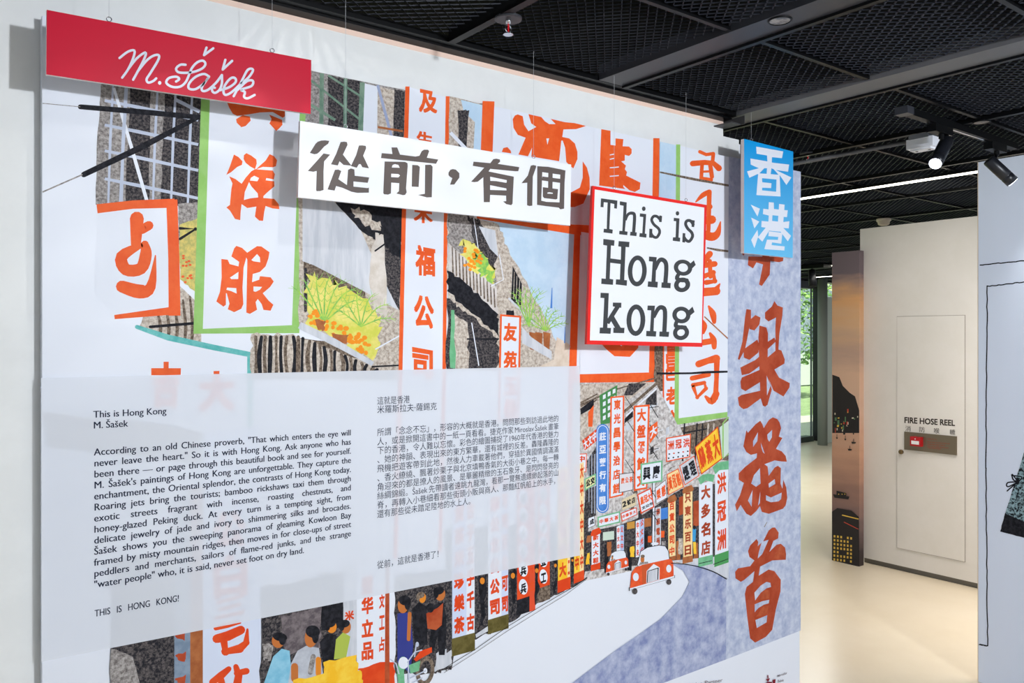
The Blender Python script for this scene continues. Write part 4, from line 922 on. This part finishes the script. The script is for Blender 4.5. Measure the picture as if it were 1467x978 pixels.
S.stroke([(1188, 500), (1160, 462), (1122, 460), (1106, 495), (1130, 545), (1170, 585), (1180, 630), (1148, 680), (1115, 672), (1090, 640)], 32, IK, smooth=True)
S.ring(585, 1000, 102, 167, 53, 117, IK, .04)
S.stroke([(775, 985), (820, 890), (868, 885), (898, 945), (888, 1130)], [36, 44, 48, 46, 46], IK, smooth=True, cap=False)
S.ring(1078, 965, 100, 86, 53, 46, IK, .2)
S.stroke([(1030, 1035), (1012, 1080), (1060, 1100), (1120, 1100)], [40, 44, 44, 40], IK, smooth=True); S.ring(1068, 1150, 88, 78, 38, 34, IK, -.3)
S.at(835, 375, 7.521)
for q in ([(190,332),(278,337),(270,540),(262,710),(302,712),(297,775),(178,770),(182,707),(215,708),(230,390),(188,387)], [(322,438),(413,440),(412,495),(322,480)], [(328,708),(447,710),(443,768),(327,765)],
          [(697,470),(775,472),(770,530),(760,745),(790,748),(785,805),(680,800),(683,743),(722,745),(735,522),(693,520)], [(825,750),(928,753),(923,808),(822,803)], [(1125,535),(1180,482),(1202,540),(1150,582)]):
    S.poly(q, IK)
S.stroke([(262, 660), (378, 475)], 46, IK, cap=False); S.stroke([(300, 580), (385, 725)], 54, IK, cap=False)
S.ring(570, 628, 101, 170, 50, 118, IK, .03)
S.stroke([(760, 600), (810, 505), (855, 492), (884, 540), (876, 760)], [36, 44, 48, 46, 46], IK, smooth=True, cap=False)
S.ring(1060, 572, 98, 90, 51, 47, IK, .15); S.stroke([(1008, 645), (1000, 690), (1050, 705), (1100, 705)], [40, 44, 44, 40], IK, smooth=True); S.ring(1056, 762, 87, 80, 42, 36, IK, -.3)
S.finish()
# blue sign
_, S = hang_sign('blue_sign', [(1066, 198.8), (1136.4, 217), (1135.7, 369.4), (1066, 362.2)], 'small bright blue hanging sign with two white Chinese characters', SGB, SIDE, (.17,), thick=.018)
IW2 = mat('sign_ink_white', (226, 230, 240), .4)
nt = SGB.node_tree; _tc = nt.nodes.new('ShaderNodeTexCoord'); _mp = nt.nodes.new('ShaderNodeSeparateXYZ'); _r = nt.nodes.new('ShaderNodeValToRGB')
nt.links.new(_tc.outputs['Generated'], _mp.inputs[0]); nt.links.new(_mp.outputs[2], _r.inputs[0]); nt.links.new(_r.outputs[0], nt.nodes['Principled BSDF'].inputs['Base Color'])
_r.color_ramp.elements[0].color = (*lin((104, 190, 234)), 1); _r.color_ramp.elements[1].color = (*lin((14, 150, 220)), 1)
S.at(1055, 190, 5.144)
S.poly([(145,102),(345,138),(335,188),(262,180),(260,220),(388,235),(380,288),(290,275),(405,330),(368,385),(318,312),(325,470),(147,460),(160,303),(95,332),(78,285),(165,262),(105,235),(103,190),(228,212),(225,168),(148,155)], IW2)
for q in ([(168,300),(205,262),(225,262),(222,303)], [(252,305),(258,262),(275,270),(310,310)], [(188,335),(295,345),(292,435),(188,425),(190,405),(255,408),(258,372),(190,365)]): S.poly(q, SGB)
for q in ([(105,530),(172,560),(155,618)], [(108,625),(168,655),(132,705)], [(155,715),(160,765),(132,850),(108,790)],
          [(238,512),(275,515),(276,562),(312,566),(314,525),(355,530),(352,570),(378,572),(372,622),(348,620),(345,658),(390,652),(385,705),(345,702),(402,760),(378,800),(325,730),(240,722),(190,803),(158,770),(215,700),(183,695),(185,650),(235,655),(238,610),(195,600),(198,560),(236,565)],
          [(238,726),(338,738),(330,818),(262,808),(258,828),(355,838),(353,868),(205,858),(225,788),(305,790),(308,768),(235,762)]): S.poly(q, IW2)
S.poly([(265,608),(308,612),(306,655),(263,650)], SGB)
S.finish()
# small white box on the wall end
t = empty('socket_box', (3.36, .12, 2.85), 'small white wall box at the end of the wall behind the blue sign', 'box')
G().box((WALL_END, .07, 2.79), (3.36, .18, 2.91)).build('housing', SGW, t); G().box((3.36, .09, 2.82), (3.364, .16, 2.88)).build('label_plate', mat('plate_grey', (150, 150, 154), .5), t)

# ================================================================== RIGHT PANEL
RX = 4.9
pl = on_x(RX); e = pl(1401.5, 480); rp = empty('line_drawing_board', (RX+.03, e.y-1, 0), 'tall white board with a thin black ink line drawing at right edge', 'board')
RTOP = pl(1401.5, 232.4).z
G().box((RX, e.y-2.2, 0), (RX+.05, e.y, RTOP)).build('board', mat('right_board_white', (228, 236, 252), .45), rp)
G().box((RX, e.y, 0), (RX+.05, e.y+.004, RTOP)).build('lit_edge_strip', mat('warm_light_edge', (216, 196, 170), .6), rp)  # warm light on the board's side, put into the strip's colour
Q = Print('ink_drawing', pl, rp, base=.0006, step=.0001)
def wob(a, b, n=26, amp=.5): return [(a[0]+(b[0]-a[0])*i/n+random.uniform(-amp, amp), a[1]+(b[1]-a[1])*i/n+random.uniform(-amp, amp)) for i in range(n+1)]
for a, b in (((1404, 379.6), (1500, 370)), ((1414.5, 410), (1500, 400)), ((1414.5, 409), (1412.5, 670)), ((1412.5, 670), (1415, 925)), ((1415, 925), (1403.5, 922.8))): Q.stroke(wob(a, b), 1.6, INKB, raw=True)
DRS = mat('ink_stipple', (28, 32, 36), .6, c2=(150, 178, 186), scale=60, lo=.44, hi=.56, detail=6)
Q.rag([(1467, 648), (1500, 620), (1500, 760), (1467, 747), (1440, 736)], DRS, 8, 1, raw=True)
Q.rag([(1440, 735), (1470, 748), (1500, 756), (1500, 784), (1467, 770), (1433, 761)], BLK, 6, .8, raw=True)
for q in ([(1459, 690), (1450, 679), (1452, 687), (1459, 690)], [(1459, 690), (1444, 691), (1444, 697), (1459, 690)], [(1459, 690), (1450, 697), (1443, 703)], [(1459, 690), (1464, 683), (1450, 681)]): Q.stroke(q, 1.8, INKB, raw=True, smooth=True)
Q.finish()

# ================================================================== SUNSET PANEL
SX = 6.55
pl = on_x(SX); a = pl(1191.9, 480); b = pl(1231, 480)
zt = 2.69
sp = empty('sunset_picture_panel', (SX+.04, (a.y+b.y)/2, 0), 'narrow tall panel printed with an orange dusk harbour beside the cabinet wall', 'panel')
SKYM = bpy.data.materials.new('dusk_print'); SKYM.use_nodes = True
nt = SKYM.node_tree; tc = nt.nodes.new('ShaderNodeTexCoord'); sx = nt.nodes.new('ShaderNodeSeparateXYZ'); nz = nt.nodes.new('ShaderNodeTexNoise'); nz.inputs['Scale'].default_value = 4; nz.inputs['Detail'].default_value = 8
mpn = nt.nodes.new('ShaderNodeMapping'); mpn.inputs['Scale'].default_value = (1, .6, 3)
ma = nt.nodes.new('ShaderNodeMath'); ma.operation = 'MULTIPLY_ADD'; ma.inputs[1].default_value = .12
ra = nt.nodes.new('ShaderNodeValToRGB')
nt.links.new(tc.outputs['Object'], mpn.inputs[0]); nt.links.new(mpn.outputs[0], nz.inputs[0]); nt.links.new(tc.outputs['Generated'], sx.inputs[0])
nt.links.new(nz.outputs[0], ma.inputs[0]); nt.links.new(sx.outputs[2], ma.inputs[2]); nt.links.new(ma.outputs[0], ra.inputs[0]); nt.links.new(ra.outputs[0], nt.nodes['Principled BSDF'].inputs['Base Color'])
nt.nodes['Principled BSDF'].inputs['Roughness'].default_value = .5
stops = [(0, (40, 32, 32)), (.10, (58, 48, 50)), (.2, (128, 104, 102)), (.3, (160, 122, 108)), (.42, (206, 158, 130)), (.55, (222, 184, 160)), (.66, (226, 186, 158)), (.74, (196, 162, 144)), (.82, (222, 180, 142)), (.90, (226, 170, 118)), (.965, (166, 136, 124)), (1.0, (112, 98, 106))]
el = ra.color_ramp.elements
for i, (p_, c_) in enumerate(stops):
    q = el[i] if i < 2 else el.new(p_)
    if i < 2: q.position = p_
    q.color = (*lin(c_), 1)
el[0].position = 0
G().box((SX, b.y, 0), (SX+.07, a.y, zt)).build('board', SKYM, sp)
Q = Print('harbour_print', pl, sp, base=.0005, step=.0001); Q.at(1180, 340, 2.0)
MT = mat('dusk_black', (34, 28, 28), .6); LT = [mat('dusk_light_%d' % i, c, .6) for i, c in enumerate([(236, 196, 80), (200, 70, 50), (226, 214, 190), (90, 130, 90)])]
Q.poly([(25, 393), (45, 400), (55, 425), (75, 445), (90, 455), (102, 495), (102, 560), (25, 560)], MT)
for i in range(46):
    x = random.uniform(27, 97); y = random.uniform(488, 552); ww = random.uniform(2, 6); hh = random.uniform(3, 10) if i % 3 else random.uniform(14, 30)
    Q.poly([(x, y), (x+ww, y-.5), (x+ww, y+hh*.6), (x, y+hh*.6)], LT[random.randrange(4)] if i % 2 else MT)
for x, y, ww in ((36, 572, 6), (60, 576, 6), (80, 585, 14), (70, 605, 12), (84, 560, 5)): Q.poly([(x, y), (x+ww, y+1), (x+ww-2, y+5), (x+2, y+5)], MT); Q.stroke([(x+ww/2, y+3), (x+ww/2, y-8)], 1.5, MT)
Q.poly([(28, 735), (75, 742), (72, 750), (32, 745)], MT); Q.poly([(38, 725), (66, 732), (66, 742), (38, 738)], MT)
for x in (44, 54, 62): Q.disc(x, 735, 1.5, 1.5, LT[0])
Q.poly([(25, 785), (40, 775), (80, 782), (102, 800), (102, 942), (25, 932)], MT)
Q.stroke([(55, 795), (100, 806)], 3, LT[0]); Q.stroke([(60, 815), (100, 835)], 2, LT[1])
for r in range(7):
    for c in range(6):
        if random.random() < .85: x = 30+c*9.5; y = 852+r*11+c*1.2; Q.poly([(x, y), (x+5, y+.5), (x+5, y+7), (x, y+6.5)], LT[0])
Q.finish()

# ================================================================== HOSE REEL CABINET (flush with the wall)
WX = 6.69
pl = on_x(WX); A = pl(1285, 453); B = pl(1383, 451); zb = .19; ztp = A.z
hc = empty('hose_reel_cabinet', (WX, (A.y+B.y)/2, zb), 'tall flush white cabinet door in the far wall with hose reel lettering', 'cabinet')
g = G()
gm = mat('shadow_gap', (150, 142, 134), .8)
y0, y1 = B.y, A.y; gw = .0035
g.box((WX-.002, y0, zb), (WX, y0+gw, ztp)).box((WX-.002, y1-gw, zb), (WX, y1, ztp)).box((WX-.002, y0, ztp-gw), (WX, y1, ztp)).box((WX-.002, y0, zb), (WX, y1, zb+gw)).build('joint', gm, hc)
dr = G().box((WX-.006, y0+gw, zb+gw), (WX, y1-gw, ztp-gw)).build('door', WALLW, hc)
Q = Print('lettering', on_x(WX-.006), hc, base=.0008, step=.0001)
IFH = mat('ink_dark_brown', (62, 56, 52), .6)
Q.glyph('FIRE HOSE REEL', [(1296, 597.2), (1368, 601.6), (1368, 610), (1296, 605.6)], IFH, .035)
for c, x, y in (('消', 1301, 613.4), ('防', 1321, 615), ('喉', 1342, 616.8), ('轆', 1364.6, 618.6)): Q.glyph(c, [(x-3.9, y-4), (x+3.9, y-3.7), (x+3.9, y+4.2), (x-3.9, y+3.9)], IFH, 0)
Q.finish()
k = on_x(WX-.006)(1291.4, 647)
G().lathe(k, k + Vector((-.02, 0, 0)), [(0, .019), (.7, .019), (1, .014)], 20).build('lock_knob', mat('brass_lock', (120, 100, 70), .3, metal=.8), hc, True)
# metal instruction plate with break glass box
p0 = on_x(WX-.02)(1295.4, 618); p1 = on_x(WX-.02)(1370, 651.5); pb = on_x(WX-.02)(1295.4, 643.6)
ip = empty('instruction_plate', (WX-.02, (p0.y+p1.y)/2, pb.z), 'brushed metal plate with small red instruction print on the cabinet door', 'plate')
G().box((WX-.02, p1.y, pb.z), (WX-.0062, p0.y, p0.z)).build('plate', mat('brushed_bronze', (128, 116, 98), .4, metal=.6), ip)
Q = Print('instruction_text', on_x(WX-.02), ip, base=.0006); RT_ = mat('ink_red_small', (176, 60, 40), .6)
Q.at(1280, 580, 9.783)
for y, x1_, s_ in ((470, 605, '使用說明 INSTRUCTIONS'), (515, 790, 'BREAK GLASS TO ACTUATE FIRE PUMP'), (545, 720, 'AND OPEN INLET VALVE'), (575, 772, 'PULL OUT HOSE FROM DRUM'), (597, 665, 'THEN OPEN NOZZLE')):
    Q.glyph(s_, [(478, y-6), (x1_, y-6+(x1_-478)*.09), (x1_, y+8+(x1_-478)*.09), (478, y+8)], RT_, 0, raw=False)
Q.finish()
c0 = on_x(WX-.06)(1303.6, 625); c1 = on_x(WX-.06)(1319.0, 639.8)
cp = empty('break_glass_box', (WX-.04, (c0.y+c1.y)/2, c1.z), 'small red break glass alarm box mounted on the metal plate', 'alarm box')
G().box((WX-.06, c1.y, c1.z), (WX-.0205, c0.y, c0.z)).build('housing', mat('alarm_red', (190, 18, 30), .35), cp)
ya, yb = c1.y+(c0.y-c1.y)*.16, c0.y-(c0.y-c1.y)*.14; za = c1.z+(c0.z-c1.z)*.2
G().box((WX-.063, ya, za), (WX-.06, yb, za+(c0.z-c1.z)*.38)).build('glass_window', SGW, cp)
G().lathe((WX-.06, (ya+yb)/2, c0.z-.016), (WX-.064, (ya+yb)/2, c0.z-.016), [(0, .005), (1, .004)], 12).build('indicator', SGW, cp)

# ================================================================== CEILING FIXTURES
def sprinkler(x, y, z, label):
    t = empty('sprinkler', (x, y, z-.06), label, 'sprinkler', 'ceiling sprinklers')
    G().lathe((x, y, z+.002), (x, y, z-.006), [(0, .045), (.8, .045), (1, .04)], 24).build('ceiling_plate', BEAMD, t)
    G().lathe((x, y, z), (x, y, z-.016), [(0, .009), (1, .008)], 12).ring((x, y, z-.034), (0, 1, 0), .012, .002).lathe((x, y, z-.05), (x, y, z-.054), [(0, .006), (.3, .016), (1, .017)], 16).build('frame', CHROME, t, True)
    G().tube((x, y, z-.018), (x, y, z-.046), .003, 8).build('glass_bulb', mat('bulb_red', (200, 20, 30), .2), t)
sprinkler(1.607, -.347, CZ-.003, 'chrome sprinkler with red bulb on the ceiling above the mural')
sprinkler(4.2, .24, CZ+.01, 'small sprinkler under the ceiling pipe to the right of the blue sign')
def downlight(x, y, z, r, label):
    t = empty('downlight', (x, y, z), label, 'light', 'recessed round downlights')
    G().ring((x, y, z), (0, 0, 1), r, .004, 28, 8).build('trim_ring', BLACK, t, True)
    G().lathe((x, y, z+.001), (x, y, z-.002), [(0, r*.92), (1, r*.9)], 24).build('lens', mat('unlit_lens', (176, 160, 140), .3, metal=.5, c2=(96, 84, 74), scale=50), t)
downlight(2.335, -.873, CZ-.003, .036, 'small round downlight set in the dark ceiling beam at top')
downlight(4.21, -.70, CZ-.006, .036, 'small round downlight above the two track spotlights')
t = empty('smoke_detector', (6.98, 1.3, 2.93), 'white smoke detector on the ceiling over the cabinet wall', 'detector')
G().lathe((6.98, 1.3, 2.998), (6.98, 1.3, 2.94), [(0, .06), (.35, .06), (.4, .052), (.9, .045), (1, .03)], 24).build('housing', mat('detector_cream', (226, 212, 194), .5), t, True)
tag(G().tube((4.2, -.38, 2.965), (4.2, 5.9, 2.965), .012, 10).build('ceiling_pipe', mat('pipe_grey', (92, 92, 94), .4, metal=.5), None, True, (4.2, 2, 2.965)), 'thin grey pipe running under the black ceiling behind the blue sign', 'pipe')
t = empty('sensor_box', (4.2, -.42, 2.91), 'white rectangular sensor box hanging under the ceiling beside the spotlight', 'sensor')
G().box((4.16, -.49, 2.915), (4.24, -.355, 2.965)).box((4.17, -.475, 2.905), (4.23, -.37, 2.915)).build('housing', mat('plastic_white', (232, 234, 240), .4), t)
for y in (-.455, -.39): G().lathe((4.2, y, 2.906), (4.2, y, 2.9035), [(0, .007), (1, .007)], 12).build('screw', BLACK, t)
G().box((4.155, -.47, 2.962), (4.245, -.37, 2.985)).build('mounting_clip', mat('clip_grey', (120, 124, 132), .5), t)
tr = empty('light_track', (4.25, -.6, 2.99), 'black lighting track along the ceiling carrying two spotlights', 'track')
G().box((3.70, -.618, 2.965), (4.84, -.582, 2.998)).build('rail', BLACK, tr); G().box((3.9, -.604, 2.9635), (4.55, -.596, 2.965)).build('conductor', CHROME, tr)
G().box((3.64, -.63, 2.962), (3.698, -.57, 2.996)).build('end_feed', BEAMD, tr)
SPE = mat('lamp_face', (236, 244, 255), .3, emit=7)
def spot(px, a, b, label, r=.031):
    a, b = Vector(a), Vector(b); t = empty('track_spotlight', (px, -.6, 2.96), label, 'spotlight', 'black track spotlights')
    G().box((px-.10, -.622, 2.925), (px+.07, -.578, 2.9625)).build('adapter', BLACK, t)
    m = a + (b-a)*.2
    G().tube((px, -.6, 2.93), (px, -.6, 2.905), .013, 12).path([(px, -.6, 2.91), tuple(m)], .009, 8).build('yoke', BLACK, t)
    G().lathe(a, b, [(0, r*.86), (.04, r), (.72, r), (.73, r*.96), (.75, r*.96), (.76, r), (1, r)], 28).build('lamp_body', mat('spot_black', (26, 28, 34), .35), t, True)
    d = (b-a).normalized()
    G().lathe(b - d*.001, b + d*.002, [(0, r*.88), (1, r*.86)], 24).build('lamp_face', SPE, t)
spot(4.02, (4.075, -.60, 2.905), (3.90, -.628, 2.765), 'black track spotlight tilted left beside the white sensor box')
spot(4.62, (4.545, -.59, 2.875), (4.625, -.675, 2.755), 'black track spotlight in front of the line drawing board')
t = empty('track_spotlight', (10.6, 4.35, 2.95), 'distant dark track spotlight seen beyond the end of the mural', 'spotlight', 'black track spotlights')
G().box((10.5, 4.1, 2.94), (10.7, 4.6, 2.99)).build('adapter', BLACK, t); G().lathe((10.6, 4.35, 2.92), (10.55, 4.3, 2.68), [(0, .05), (1, .055)], 20).build('lamp_body', BLACK, t, True)
G().tube((10.6, 4.35, 2.95), (10.6, 4.35, 2.85), .015, 8).build('yoke', BLACK, t)
